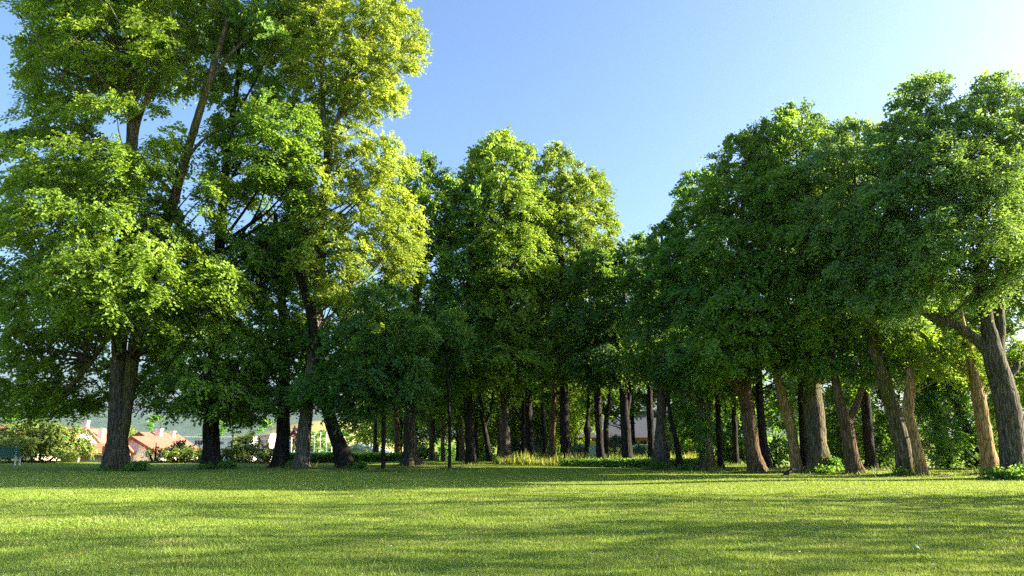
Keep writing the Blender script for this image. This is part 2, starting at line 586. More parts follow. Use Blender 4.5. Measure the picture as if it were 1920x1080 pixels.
LF_PURPLE = mat_leaf('purple_leaf', (0.06, 0.025, 0.03), (0.10, 0.04, 0.05), (0.16, 0.07, 0.07), (0.2, 0.06, 0.05))

ROW_L = 'limes along the left edge of the lawn'
ROW_C = 'limes of the grove in the centre'
ROW_R = 'limes on the right edge of the lawn'

# ---- left group
tree('lime_tree', 'huge twin stemmed lime with grey and mossy trunk, nearest the red roofed houses', 35.0,
     [[(219, 884, 46), (219, 840, 39), (220, 790, 32), (220, 735, 29), (221, 690, 27), (226, 600, 29), (232, 500, 26), (240, 380, 24), (246, 250, 21), (246, 120, 16), (242, 20, 12), (238, -90, 6)],
      [(226, 850, 16), (232, 800, 21), (239, 750, 24), (248, 690, 25), (262, 620, 24), (286, 520, 21), (318, 410, 19), (352, 290, 17), (386, 180, 14), (414, 80, 11), (436, 10, 8), (460, -80, 4)],
      [(350, 300, 7), (380, 262, 6), (425, 238, 5), (475, 220, 3)], [(396, 150, 8), (428, 105, 7), (470, 60, 4)], [(330, 372, 6), (300, 330, 5), (285, 280, 3)],
      [(243, 330, 13), (262, 220, 11), (296, 150, 8), (330, 110, 5)],
      [(218, 600, 12), (170, 680, 9), (120, 735, 6)]],
     [(240, 40, 190, 140, 0), (110, 120, 80, 95, 0.5), (330, 10, 120, 110, 2.0), (230, 270, 120, 100, -1.0), (95, 300, 95, 120, 0), (180, 330, 140, 110, -1.5),
      (180, 440, 180, 110, -1.2), (250, 540, 170, 100, -1.8), (90, 560, 110, 110, 0), (380, 540, 85, 60, -2.0), (60, 680, 110, 70, 0.5), (165, 690, 70, 70, 1.5), (330, 590, 100, 70, -1.0), (60, 745, 110, 38, 1.0), (140, 735, 70, 42, 2.0), (20, 620, 70, 80, 1.0),
      (215, -110, 200, 90, 0), (400, 50, 60, 70, 2.2), (410, 370, 42, 55, -1.5), (30, 690, 90, 65, 0.2), (105, 705, 90, 55, 0.9), (20, 480, 60, 100, -1)],
     B_GREY, LF_LIME, 11, ROW_L, ls=0.17, dm=1.12, limit=900, core=0.22, flare=0.6, minz=5.0, limb_bark=B_MOSS, sides=20, spread=0.9, droop=0.35, flare_h=0.8)
tree('lime_tree', 'stout dark lime with short clear trunk beside the twin stemmed giant', 36.5,
     [[(396, 884, 34), (396, 840, 31), (396, 780, 30), (400, 700, 26), (405, 560, 22), (415, 400, 18), (430, 250, 13), (450, 120, 7)]],
     [(455, 300, 75, 110, 0.2), (470, 460, 100, 130, -0.3), (400, 640, 130, 95, -0.5), (465, 180, 70, 100, 0.4), (455, 90, 60, 80, 0.6), (520, 260, 75, 120, -2.4), (520, 120, 80, 90, -1.8), (490, 620, 80, 100, 0),
      (340, 725, 90, 55, 0.6), (450, 740, 95, 50, -0.3), (400, 735, 110, 42, -1.2), (310, 680, 70, 70, 1.2), (545, 380, 60, 90, -2.0), (500, 30, 70, 70, -0.8), (360, 480, 50, 70, 1.5)],
     B_DARK, LF_MID, 12, ROW_L, ls=0.16, dm=1.1, limit=700, core=0.2, flare=0.8, spread=0.9, droop=0.4)
tree('lime_tree', 'dark flared lime trunk left of the straight grey one', 37.0,
     [[(526, 884, 30), (526, 850, 27), (528, 780, 25), (531, 700, 22), (528, 600, 18), (520, 480, 13), (515, 400, 8)]],
     [(500, 700, 75, 60, 0.5), (540, 620, 70, 80, 1.0), (470, 760, 60, 34, 0.3), (530, 735, 75, 45, 0.8), (590, 680, 60, 60, 1.5), (530, 520, 70, 90, 1.5)],
     B_DARK, LF_DEEP, 13, ROW_L, ls=0.16, dm=1.1, limit=260, core=0.3, flare=1.3)
tree('lime_tree', 'tallest yellow green lime with a straight pale grey trunk left of the leaning dark one', 36.2,
     [[(566, 884, 30), (568, 850, 27), (571, 800, 26), (578, 740, 25), (586, 680, 24), (594, 600, 23), (599, 520, 21), (604, 430, 19), (609, 340, 16), (622, 260, 13), (645, 190, 10), (672, 140, 8), (720, 90, 4)],
      [(599, 480, 12), (588, 420, 11), (574, 360, 9), (560, 290, 7), (552, 200, 4)],
      [(613, 320, 11), (612, 240, 9), (606, 150, 7), (602, 60, 5), (598, -30, 3)],
      [(640, 210, 7), (650, 140, 6), (690, 60, 4), (705, 10, 3)]],
     [(640, 100, 110, 110, 0), (715, 70, 85, 85, 0), (755, 90, 42, 60, 0), (690, 170, 75, 55, 0), (570, 60, 80, 110, 0.4), (660, 280, 55, 60, 0), (715, 330, 80, 80, 0), (620, 390, 90, 80, -0.6),
      (690, 430, 95, 85, -0.4), (640, 500, 95, 80, -1.2), (735, 500, 60, 70, 0), (650, -60, 120, 70, 0), (740, 430, 60, 70, 0.3), (560, 330, 50, 80, 0.3), (690, 570, 70, 50, -0.8), (590, 200, 55, 70, 0.6)],
     B_PALE, LF_GOLD, 14, ROW_L, ls=0.15, dm=1.05, limit=800, core=0.22, flare=0.8, spread=0.82, droop=0.3, sides=18)
tree('lime_tree', 'black trunk leaning hard to the left beside the pale straight trunk', 35.6,
     [[(650, 884, 34), (643, 855, 31), (632, 825, 28), (619, 785, 26), (606, 740, 24), (597, 680, 22), (585, 610, 19), (570, 550, 16), (548, 480, 13), (530, 410, 9)]],
     [(600, 725, 60, 40, -0.8), (665, 660, 80, 80, 0.6), (660, 580, 70, 60, 0.8), (700, 690, 70, 60, 0), (545, 440, 60, 70, 1.0), (590, 640, 60, 60, 1.2)],
     B_DARK, LF_DEEP, 15, ROW_L, ls=0.15, dm=1.05, limit=320, core=0.3, flare=0.7)
tree('young_tree', 'thin young tree standing just right of the leaning black trunk', 34.0,
     [[(718, 884, 9), (718, 840, 8.5), (720, 780, 8), (722, 700, 6.5), (722, 620, 5), (723, 540, 2.5)]],
     [(722, 640, 75, 75, 0), (690, 720, 65, 50, -0.4), (755, 700, 65, 60, 0), (720, 560, 50, 50, 0), (770, 640, 50, 60, 0.2), (660, 760, 45, 35, 0)],
     B_DARK, LF_SHADE, 16, None, ls=0.14, dm=0.9, gap=-0.35, limit=260, core=0.4, flare=0.2, sides=8, droop=0.45)
tree('lime_tree', 'broad based lime on a low mound between two thin young trees', 40.5,
     [[(772, 880, 33), (772, 850, 27), (771, 800, 24), (774, 720, 21), (782, 600, 17), (790, 480, 13), (795, 370, 7)],
      [(782, 560, 9), (800, 470, 8), (785, 400, 6), (770, 370, 4)]],
     [(792, 335, 46, 46, 0), (765, 395, 60, 65, 0), (812, 400, 45, 60, 0), (805, 480, 60, 85, 0), (770, 510, 60, 60, -0.6), (838, 420, 45, 75, 0.3), (825, 360, 35, 45, 0.2), (800, 555, 55, 50, -0.5), (770, 560, 75, 80, 0), (810, 630, 70, 80, -0.5), (760, 690, 70, 60, 0), (830, 720, 60, 50, 0)],
     B_GREY, LF_MID, 17, ROW_C, ls=0.16, dm=1.1, limit=420, core=0.25, flare=1.5)
tree('young_tree', 'thinnest young stem standing left of the first black trunk of the grove', 36.5,
     [[(843, 882, 7), (842, 840, 6.5), (841, 780, 6), (838, 720, 5), (836, 660, 3)]],
     [(836, 670, 40, 50, 0), (815, 710, 35, 30, 0), (850, 620, 35, 50, 0)],
     B_DARK, LF_SHADE, 18, None, ls=0.13, dm=0.85, limit=110, core=0.4, flare=0.2, sides=8)
# ---- centre grove
tree('lime_tree', 'black trunk with one bent side limb, leftmost thick stem of the grove', 41.0,
     [[(884, 880, 22), (882, 840, 20), (880, 780, 19), (877, 720, 18), (878, 620, 15), (882, 500, 12), (885, 380, 8), (890, 330, 4)],
      [(876, 735, 6), (866, 722, 5.5), (856, 722, 5), (843, 728, 3)]],
     [(885, 400, 60, 80, 0), (872, 375, 42, 50, 0), (870, 500, 75, 80, -0.3), (860, 600, 75, 70, -0.5), (880, 670, 75, 55, -0.8), (850, 440, 45, 60, 0)],
     B_DARK, LF_DEEP, 21, ROW_C, ls=0.16, dm=1.1, limit=420, core=0.25, flare=0.9)
tree('lime_tree', 'grey trunk under the tallest pointed crown of the grove', 42.0,
     [[(947, 880, 20), (947, 840, 18.5), (945, 780, 17), (944, 700, 15), (944, 560, 12), (946, 420, 9), (946, 310, 3)]],
     [(944, 292, 56, 56, 0), (912, 340, 52, 70, -0.3), (975, 320, 50, 60, 0.2), (950, 400, 90, 80, -0.5), (945, 490, 100, 80, -1), (940, 590, 95, 80, -1), (950, 670, 90, 60, -1.5), (985, 330, 40, 60, 0.3)],
     B_GREY, LF_LIME, 22, ROW_C, ls=0.16, dm=1.08, limit=620, core=0.22, flare=0.5)
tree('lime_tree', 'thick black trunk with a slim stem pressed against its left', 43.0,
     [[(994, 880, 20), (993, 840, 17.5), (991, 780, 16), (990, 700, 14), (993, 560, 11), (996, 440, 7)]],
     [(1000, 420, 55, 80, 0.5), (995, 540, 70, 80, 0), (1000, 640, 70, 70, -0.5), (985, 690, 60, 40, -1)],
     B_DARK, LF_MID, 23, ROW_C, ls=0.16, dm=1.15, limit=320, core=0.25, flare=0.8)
tree('lime_tree', 'slim dark stem just left of a thick black trunk, forked at head height', 47.0,
     [[(981, 880, 8), (981, 830, 7.5), (981, 770, 7.5), (981, 700, 6), (980, 560, 4)], [(980, 790, 5), (972, 778, 5), (966, 768, 4), (958, 760, 2)]],
     [(980, 600, 50, 70, 1), (978, 700, 45, 40, 1)],
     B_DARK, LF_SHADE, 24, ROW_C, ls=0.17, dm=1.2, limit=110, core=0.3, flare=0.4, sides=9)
tree('lime_tree', 'slightly crooked thin black stem left of the orange lit one', 49.0,
     [[(1022, 880, 11), (1021, 830, 9), (1018, 780, 8.5), (1016, 730, 7), (1018, 600, 5)]],
     [(1018, 640, 50, 70, 1), (1020, 720, 45, 40, 1)],
     B_DARK, LF_SHADE, 25, ROW_C, ls=0.17, dm=1.2, limit=110, core=0.3, flare=0.5, sides=9)
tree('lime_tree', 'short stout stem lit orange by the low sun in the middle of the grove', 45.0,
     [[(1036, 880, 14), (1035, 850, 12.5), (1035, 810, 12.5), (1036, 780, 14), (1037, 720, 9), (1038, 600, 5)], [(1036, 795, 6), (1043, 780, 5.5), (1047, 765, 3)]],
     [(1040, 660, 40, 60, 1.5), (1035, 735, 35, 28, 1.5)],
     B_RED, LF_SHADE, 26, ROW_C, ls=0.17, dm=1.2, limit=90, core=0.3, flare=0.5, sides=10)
tree('lime_tree', 'thickest black trunk of the grove under a tall rounded sunlit crown', 42.5,
     [[(1063, 880, 25), (1062, 850, 22), (1059, 800, 19), (1057, 740, 17), (1056, 640, 14), (1053, 500, 11), (1052, 380, 5), (1050, 320, 2)]],
     [(1050, 320, 50, 55, 0.5), (1080, 370, 62, 70, 0.5), (1110, 430, 52, 70, 0.6), (1060, 440, 70, 80, 0), (1075, 540, 80, 80, 0), (1060, 640, 80, 80, -0.5), (1125, 480, 38, 45, 0.6)],
     B_DARK, LF_LIGHT, 27, ROW_C, ls=0.16, dm=1.08, limit=520, core=0.22, flare=0.7, spread=0.82)
tree('lime_tree', 'short stem with a round burl at mid height, right of the thickest black trunk', 45.0,
     [[(1100, 880, 9), (1100, 840, 8), (1100, 826, 11), (1099, 800, 7.5), (1101, 760, 6), (1102, 640, 4)]],
     [(1105, 640, 45, 60, 1), (1100, 710, 45, 35, 1)],
     B_DARK, LF_SHADE, 28, ROW_C, ls=0.17, dm=1.2, limit=110, core=0.3, flare=0.3, sides=10, burl=[(1.9, 0.28, 0.9)])
tree('lime_tree', 'tall black trunk crossing in front of a wavy thinner stem', 40.0,
     [[(1127, 880, 18), (1125, 840, 15.5), (1122, 790, 15), (1120, 720, 14), (1120, 600, 10), (1125, 500, 5)]],
     [(1120, 520, 65, 55, 0), (1110, 600, 75, 60, -0.5), (1125, 670, 75, 55, -0.5)],
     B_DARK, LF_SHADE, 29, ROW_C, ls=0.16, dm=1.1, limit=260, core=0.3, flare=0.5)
tree('lime_tree', 'wavy thinner black stem directly behind the tall black trunk', 43.5,
     [[(1141, 880, 12), (1139, 840, 10.5), (1136, 810, 11), (1138, 780, 9.5), (1143, 750, 8), (1146, 640, 5)], [(1138, 800, 5), (1134, 780, 5), (1130, 755, 3)]],
     [(1150, 640, 50, 60, 1), (1145, 720, 40, 30, 1)],
     B_DARK, LF_SHADE, 30, ROW_C, ls=0.17, dm=1.2, limit=110, core=0.3, flare=0.4, sides=10)
tree('lime_tree', 'dark forked trunk standing in front of the grey roofed house', 39.0,
     [[(1178, 884, 22), (1175, 850, 20), (1171, 800, 19), (1168, 750, 16), (1165, 660, 12), (1170, 540, 7)], [(1174, 790, 9), (1179, 760, 9), (1181, 720, 8), (1186, 640, 5)]],
     [(1195, 490, 50, 55, 1), (1185, 560, 65, 70, 0), (1175, 650, 80, 70, -0.5)],
     B_DARK, LF_SHADE, 31, ROW_C, ls=0.16, dm=1.08, limit=300, core=0.3, flare=0.5)
tree('lime_tree', 'black knobbly trunk half hidden behind the pale burled trunk', 39.8,
     [[(1224, 882, 17), (1222, 840, 14), (1220, 800, 14), (1217, 750, 13), (1215, 660, 9)]],
     [(1215, 600, 55, 70, 1.5), (1210, 690, 60, 40, 1)],
     B_DARK, LF_SHADE, 32, ROW_C, ls=0.16, dm=1.15, limit=170, core=0.3, flare=0.4, rough=0.1)
tree('lime_tree', 'pale grey brown trunk with lumpy burls around its foot', 36.5,
     [[(1240, 884, 30), (1239, 860, 28), (1239, 830, 23), (1239, 790, 20), (1241, 740, 19), (1245, 700, 17), (1252, 620, 14), (1250, 520, 10), (1240, 440, 5)]],
     [(1245, 470, 55, 60, 0), (1215, 520, 55, 60, 0.4), (1255, 580, 75, 80, -0.5), (1215, 640, 75, 70, -0.5), (1260, 680, 75, 50, -1)],
     B_GREY, LF_SHADE, 33, ROW_C, ls=0.15, dm=1.02, limit=400, core=0.28, flare=0.35, rough=0.07, burl=[(0.25, 0.2, 0.22), (0.7, 0.16, 0.25), (1.15, 0.18, 0.18), (1.6, 0.12, 0.1)])
tree('young_tree', 'slender black stem leaning left behind the pale burled trunk', 36.0,
     [[(1275, 884, 13), (1271, 850, 11), (1264, 815, 10), (1256, 785, 9), (1250, 740, 7), (1245, 660, 4)]],
     [(1245, 690, 50, 40, 1.2)],
     B_DARK, LF_SHADE, 34, None, ls=0.15, dm=1.0, limit=60, core=0.4, flare=0.3, sides=9)
# ---- right group
tree('lime_tree', 'mossy ivy clad trunk leaning left, second big trunk right of the burled one', 35.3,
     [[(1328, 888, 33), (1325, 850, 28), (1321, 800, 25), (1317, 755, 23), (1309, 705, 20), (1298, 640, 16), (1300, 540, 12), (1310, 420, 6)],
      [(1324, 790, 14), (1331, 750, 12), (1338, 700, 9), (1345, 620, 5)]],
     [(1310, 420, 60, 60, 0.5), (1315, 360, 45, 50, 1), (1300, 500, 80, 80, 0), (1330, 580, 100, 80, -0.8), (1310, 660, 100, 65, -0.8), (1290, 420, 35, 40, 0.5)],
     B_MOSS, LF_DEEP, 41, ROW_R, ls=0.14, dm=0.98, limit=520, core=0.25, flare=0.5)
tree('young_tree', 'thin black stem just right of the mossy ivy clad trunk', 35.8,
     [[(1353, 888, 14), (1350, 850, 11), (1346, 800, 10), (1344, 750, 9), (1342, 680, 6)]],
     [(1345, 690, 50, 45, 1.2)],
     B_DARK, LF_SHADE, 42, None, ls=0.15, dm=1.0, limit=60, core=0.4, flare=0.3, sides=9)
tree('lime_tree', 'smooth reddish brown trunk with a darker twin stem behind', 33.5,
     [[(1421, 890, 33), (1414, 850, 29), (1408, 800, 28), (1402, 750, 27), (1396, 710, 25), (1388, 640, 20), (1388, 520, 14), (1395, 380, 8)]],
     [(1395, 300, 60, 65, 0.5), (1375, 380, 70, 80, 0.3), (1440, 380, 90, 90, 0.2), (1370, 480, 80, 80, -0.5), (1440, 490, 100, 80, -0.8), (1400, 590, 110, 80, -1), (1370, 660, 90, 60, -1.2), (1420, 260, 50, 40, 0.5)],
     B_RED, LF_MID, 43, ROW_R, ls=0.14, dm=0.98, limit=700, core=0.25, flare=0.35, spread=0.9)
tree('lime_tree', 'darker brown twin stem tucked behind the smooth reddish trunk', 35.0,
     [[(1440, 890, 20), (1434, 850, 17), (1428, 800, 16), (1424, 740, 15), (1422, 660, 10)]],
     [(1430, 650, 60, 50, 1.5), (1400, 720, 40, 30, 1.5)],
     B_DARK, LF_SHADE, 44, ROW_R, ls=0.15, dm=1.05, limit=100, core=0.3, flare=0.3)
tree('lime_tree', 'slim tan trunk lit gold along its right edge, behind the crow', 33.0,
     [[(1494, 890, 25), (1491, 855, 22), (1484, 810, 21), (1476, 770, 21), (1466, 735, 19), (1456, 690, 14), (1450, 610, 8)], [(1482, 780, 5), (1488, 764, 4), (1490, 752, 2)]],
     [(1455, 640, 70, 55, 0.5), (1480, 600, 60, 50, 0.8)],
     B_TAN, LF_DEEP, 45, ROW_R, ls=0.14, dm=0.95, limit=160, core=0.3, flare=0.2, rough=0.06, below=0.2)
tree('lime_tree', 'massive rough trunk wrapped in dark leaves at its foot, broadest of the right group', 32.8,
     [[(1538, 892, 46), (1535, 855, 41), (1530, 810, 38), (1525, 760, 36), (1520, 710, 33), (1514, 650, 28), (1505, 560, 24), (1500, 440, 14), (1495, 340, 6), (1490, 270, 2)],
      [(1540, 720, 15), (1546, 660, 14), (1560, 560, 10), (1575, 430, 6)]],
     [(1488, 245, 55, 55, 0.5), (1450, 300, 70, 70, 0.3), (1535, 290, 70, 60, 0.5), (1480, 380, 100, 80, -0.5), (1560, 380, 90, 80, -0.3), (1510, 480, 120, 80, -1), (1580, 500, 90, 70, -0.8),
      (1520, 580, 120, 75, -1.2), (1590, 600, 70, 60, -0.5), (1480, 650, 80, 50, -0.8)],
     B_MOSS, LF_MID, 46, ROW_R, ls=0.14, dm=0.98, limit=900, core=0.25, flare=0.4, rough=0.07, sides=20, spread=0.9)
tree('lime_tree', 'orange lit trunk forked into a tall left and a cut right limb', 31.2,
     [[(1604, 894, 31), (1600, 870, 28), (1594, 835, 26), (1587, 800, 26), (1578, 770, 20), (1570, 740, 17), (1564, 700, 14), (1562, 660, 10)],
      [(1586, 812, 13), (1592, 790, 14), (1600, 770, 14), (1608, 750, 13), (1614, 728, 10), (1616, 705, 7)]],
     [(1580, 675, 70, 38, 0.3), (1620, 690, 50, 32, 0.2), (1600, 630, 60, 40, 0.8)],
     B_RED, LF_DEEP, 47, ROW_R, ls=0.13, dm=0.9, limit=150, core=0.35, flare=0.35, rough=0.04)
tree('lime_tree', 'dark straight stem standing in shade behind the orange forked trunk', 34.0,
     [[(1634, 894, 25), (1632, 860, 22), (1628, 810, 20), (1624, 750, 17), (1620, 680, 12)]],
     [(1625, 640, 60, 60, 1)],
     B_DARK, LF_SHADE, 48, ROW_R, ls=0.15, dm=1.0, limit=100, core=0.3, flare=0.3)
tree('lime_tree', 'big dark mossy trunk leaning left, broken off on top, beside the gold edged one', 30.2,
     [[(1701, 897, 38), (1695, 860, 33), (1686, 820, 31), (1675, 775, 29), (1662, 735, 28), (1650, 700, 28), (1640, 665, 25), (1634, 640, 20), (1625, 560, 13), (1610, 420, 8), (1600, 300, 4)]],
     [(1600, 270, 55, 50, 0.6), (1575, 330, 80, 60, 0.3), (1630, 350, 80, 80, 0.2), (1590, 430, 110, 80, -0.5), (1650, 460, 90, 80, -0.6), (1610, 540, 110, 70, -0.9), (1660, 580, 80, 55, -0.5)],
     B_MOSS, LF_SILVER, 49, ROW_R, ls=0.13, dm=0.95, limit=620, core=0.25, flare=0.35, spread=0.9, rough=0.06)
tree('lime_tree', 'thin crooked trunk edged in gold light with a jagged broken tip', 29.6,
     [[(1729, 898, 23), (1724, 870, 21), (1717, 835, 20), (1709, 800, 19), (1704, 775, 19), (1705, 745, 21), (1708, 715, 17), (1708, 695, 13), (1705, 684, 6)]],
     [(1700, 640, 60, 45, 0.8), (1740, 690, 45, 30, 0.5), (1670, 640, 50, 50, 1)],
     B_TAN, LF_LIME, 50, ROW_R, ls=0.13, dm=0.9, limit=130, core=0.35, flare=0.2, rough=0.08)
tree('lime_tree', 'dark bare limbed tree leaning left in the shade behind the tan trunk', 35.5,
     [[(1850, 894, 24), (1842, 870, 20), (1828, 835, 18), (1812, 800, 17), (1800, 770, 14), (1792, 740, 11), (1785, 690, 8)],
      [(1808, 790, 7), (1795, 770, 6), (1783, 750, 4), (1775, 735, 2)], [(1826, 830, 6), (1845, 822, 5), (1862, 818, 3)]],
     [(1785, 690, 60, 50, 1), (1750, 720, 50, 40, 1)],
     B_DARK, LF_DEEP, 51, ROW_R, ls=0.15, dm=1.0, limit=110, core=0.35, flare=0.3, sides=9)
tree('lime_tree', 'tan trunk with a snapped off limb, next to the big grey trunk', 29.5,
     [[(1858, 896, 33), (1855, 865, 29), (1850, 835, 27), (1843, 795, 27), (1835, 755, 26), (1829, 725, 23), (1821, 695, 18), (1812, 650, 13), (1800, 580, 7)],
      [(1830, 745, 13), (1836, 722, 12), (1840, 712, 9)]],
     [(1800, 650, 60, 45, 0.8), (1845, 690, 50, 30, 1.2), (1770, 660, 50, 40, 1)],
     B_TAN, LF_LIME, 52, ROW_R, ls=0.13, dm=0.9, limit=140, core=0.35, flare=0.3, rough=0.05)
tree('lime_tree', 'biggest grey furrowed trunk, at the right edge, with one long side limb', 27.5,
     [[(1903, 890, 52), (1900, 860, 48), (1896, 820, 46), (1890, 780, 45), (1881, 735, 44), (1871, 695, 42), (1862, 665, 38), (1852, 620, 29), (1842, 560, 25), (1838, 470, 18), (1848, 350, 12), (1858, 230, 6), (1860, 170, 3)],
      [(1862, 672, 24), (1845, 650, 23), (1825, 632, 20), (1800, 614, 17), (1770, 600, 14), (1735, 590, 10), (1690, 570, 5)],
      [(1873, 665, 24), (1876, 620, 22), (1876, 560, 19), (1882, 460, 13), (1900, 330, 7), (1910, 250, 3)],
      [(1895, 705, 12), (1905, 690, 14), (1908, 678, 10)]],
     [(1860, 190, 42, 55, 0.3), (1722, 190, 50, 55, 0.3), (1765, 250, 70, 60, 0.2), (1690, 290, 70, 80, 0), (1840, 270, 85, 80, 0), (1780, 350, 125, 95, -0.5), (1900, 240, 50, 70, 0), (1790, 290, 90, 70, 0.6), (1730, 330, 90, 90, 0.8), (1860, 330, 80, 80, 1.0), (1690, 400, 85, 80, -0.6), (1860, 380, 80, 80, -0.5),
      (1780, 450, 130, 75, -1), (1870, 480, 75, 60, -1.2), (1720, 510, 90, 60, -0.8), (1800, 530, 90, 45, -0.5), (1930, 300, 60, 110, 0), (1940, 200, 40, 60, 0.5), (1690, 560, 70, 40, -0.3), (1920, 440, 60, 80, 0)],
     B_GREY, LF_SILVER, 53, ROW_R, ls=0.125, dm=0.86, limit=1100, core=0.25, flare=0.25, sides=22, spread=0.95, rough=0.03, ridge=0.07, below=0.2)
# ------------------------------------------------------------------ trees behind the front rows
BACK = 'limes standing farther back behind the grove'


def stem_only(*a):
    return list(a)


def back(label, x, Y, w, bark, leaf, seed, lean=0, top=640, blobs=None, extra=None, ls=0.19, dm=1.3, limit=150, flare=0.4):
    st = [(x, 874, w * 1.15), (x + lean * 0.2, 840, w), (x + lean * 0.5, 800, w * 0.9), (x + lean * 0.8, 760, w * 0.8), (x + lean, 700, w * 0.6), (x + lean, top, w * 0.35)]
    bl = blobs or [(x + lean, 660, 50, 70, 1), (x + lean, 745, 52, 36, 1)]
    return tree('lime_tree', label, Y, [st] + (extra or []), bl, bark, leaf, seed, BACK, ls=ls, dm=dm, limit=limit, flare=flare, sides=9, rough=0.07, K=7, M=9, spread=0.95)


back('grey stem before the clipped hedge, just left of the thin young tree', 703, 52, 8, B_GREY, LF_DEEP, 61, 0, blobs=[(690, 730, 45, 45, 1), (700, 650, 50, 60, 1)])
back('swollen crooked stem behind the low mound lime, on its left', 748, 49, 13, B_RED, LF_DEEP, 62, -8, blobs=[(735, 720, 45, 45, 1), (745, 650, 50, 60, 1)])
back('grey stem with a low forked limb right of the low mound lime', 809, 52, 12, B_GREY, LF_DEEP, 63, 0, extra=[[(810, 830, 5), (822, 812, 5), (833, 800, 4), (842, 790, 2)]])
back('orange lit stem touching the thinnest young tree on its left', 831, 55, 8, B_TAN, LF_LIME, 64, -2)
back('dark stem left of the first black trunk of the grove', 868, 50, 12, B_GREY, LF_SHADE, 65, -12)
back('short dark stem directly right of the first black trunk', 893, 52, 9, B_DARK, LF_SHADE, 66, 0)
back('dark stem leaning left that splits in two at head height', 919, 50, 11, B_DARK, LF_SHADE, 67, -22, extra=[[(909, 800, 6), (915, 780, 6), (921, 755, 5), (924, 720, 3)]])
back('orange lit stem showing at the left edge of the grey trunk', 936, 54, 9, B_RED, LF_LIME, 68, -2)
back('dim stem between the mossy ivy clad trunk and the reddish one', 1380, 42, 12, B_DARK, LF_SHADE, 69, -8, limit=100)
back('dim stem behind the massive rough trunk, at its left edge', 1508, 36.5, 16, B_DARK, LF_SHADE, 70, -10, limit=80)

# sunlit lower trees beyond the grove
def wide_tree(name, label, cat, group, X, Y, hgt, rx, low, bark, leaf, seed, ls, dm, limit, tr=0.16, lean=0.0, core=0.25, K=7, M=9, **kw):
    rng = np.random.default_rng(seed)
    z = float(terrain(X, Y))
    st = [[X, Y, z - 0.15, tr * 1.2], [X + lean * 0.2, Y, z + hgt * 0.25, tr * 0.9], [X + lean * 0.6, Y, z + hgt * 0.55, tr * 0.6], [X + lean, Y, z + hgt * 0.92, 0.03]]
    bl = []
    n = 7
    for i in range(n):
        f = i / (n - 1)
        zz = low + (hgt - low) * (0.12 + 0.78 * f)
        w = rx * (0.95 - 0.5 * f * f)
        a = rng.uniform(0, 6.28)
        bl.append(((X + lean * f + 0.35 * w * math.cos(a), Y + 0.35 * w * math.sin(a), z + zz), (w * 0.72, w * 0.72, (hgt - low) * 0.22)))
    return grow(name, label, cat, group, (X, Y, z), [st], bl, bark, leaf, rng, ls=ls, dm=dm, limit=limit, flare=0.5, sides=9, core=core, K=K, M=M, spread=0.95, **kw)


FAR = 'sunlit trees beyond the grove'
bp = wide_tree('broad_tree', 'sunlit broad tree seen between the grey trunk and the thick black trunk', 'tree', FAR, -0.2, 60.0, 11.5, 4.6, 3.0, B_DARK, LF_LIME, 80, 0.21, 1.25, 420)
for lab, X, Y, rz, sc in [
        ('sunlit tree behind the low mound lime and the crooked stem', -9.0, 61.0, 1.1, 0.95),
        ('sunlit tree behind the leaning forked stem', -4.6, 64.0, 2.0, 1.05),
        ('sunlit tree behind the orange lit stem in the middle', 2.4, 58.0, 3.3, 0.92),
        ('sunlit tree behind the short stem with the round burl', 5.2, 63.0, 4.2, 0.95),
        ('tall tree behind the low mound lime, farther back', -12.5, 70.0, 0.4, 1.25),
        ('tall tree closing the grove behind the first black trunk', -3.0, 74.0, 2.7, 1.35),
        ('tall tree closing the grove behind the thickest black trunk', 5.5, 76.0, 1.6, 1.3)]:
    copy_thing(bp, (X, Y, float(terrain(X, Y)) - 0.1), rz, sc, lab)

bh = wide_tree('broad_tree', 'sunlit tree hanging over the left half of the grey roof', 'tree', FAR, 8.9, 55.5, 11.0, 4.2, 4.3, B_DARK, LF_LIME, 81, 0.21, 1.25, 420)
copy_thing(bh, (14.2, 58.0, float(terrain(14.2, 58.0)) - 0.1), 2.2, 1.0, 'sunlit tree hanging over the right end of the grey roof')

# trees and shrubs behind the right row
tree('lime_tree', 'bright backlit tree showing right of the big grey trunk', 36.0,
     [[(1960, 890, 24), (1955, 800, 22), (1950, 700, 18), (1945, 560, 12), (1940, 420, 6)]],
     [(1925, 560, 75, 80, 0), (1900, 640, 55, 60, 0), (1950, 460, 70, 80, 0), (1935, 720, 60, 60, 0), (1890, 780, 40, 60, 0.5)],
     B_MOSS, LF_LIME, 55, ROW_R, ls=0.15, dm=1.0, limit=330, core=0.3)
tree('lime_tree', 'bright backlit tree behind the broken gold edged trunk', 37.0,
     [[(1765, 892, 17), (1762, 830, 15), (1758, 760, 14), (1752, 680, 11), (1745, 560, 6)]],
     [(1690, 660, 60, 50, 0), (1750, 640, 70, 60, 0), (1800, 600, 60, 60, 0), (1740, 560, 70, 50, 0), (1830, 680, 50, 40, 0), (1650, 600, 50, 50, 0)],
     B_DARK, LF_LIME, 56, ROW_R, ls=0.15, dm=1.0, limit=330, core=0.3)


def bush(name, label, Y, blobs, leaf, seed, group=None, ls=0.15, dm=0.7, limit=260, stems=None, core=0.45, K=7, M=9, cat='bush', droop=0.3, bark=None):
    x = blobs[0][0]
    st = stems or [[(x, 876, 6), (x - 6, 862, 4), (x - 12, 845, 2)], [(x, 870, 5), (x + 8, 855, 4), (x + 14, 840, 2)], [(x, 870, 5), (x + 1, 850, 3.5), (x + 2, 830, 2)]]
    return tree(name, label, Y, st, blobs, bark or B_DARK, leaf, seed, group, cat, ls=ls, dm=dm, limit=limit, minz=0.1, flare=0.2, sides=7, core=core, K=K, M=M, droop=droop, spread=1.0)


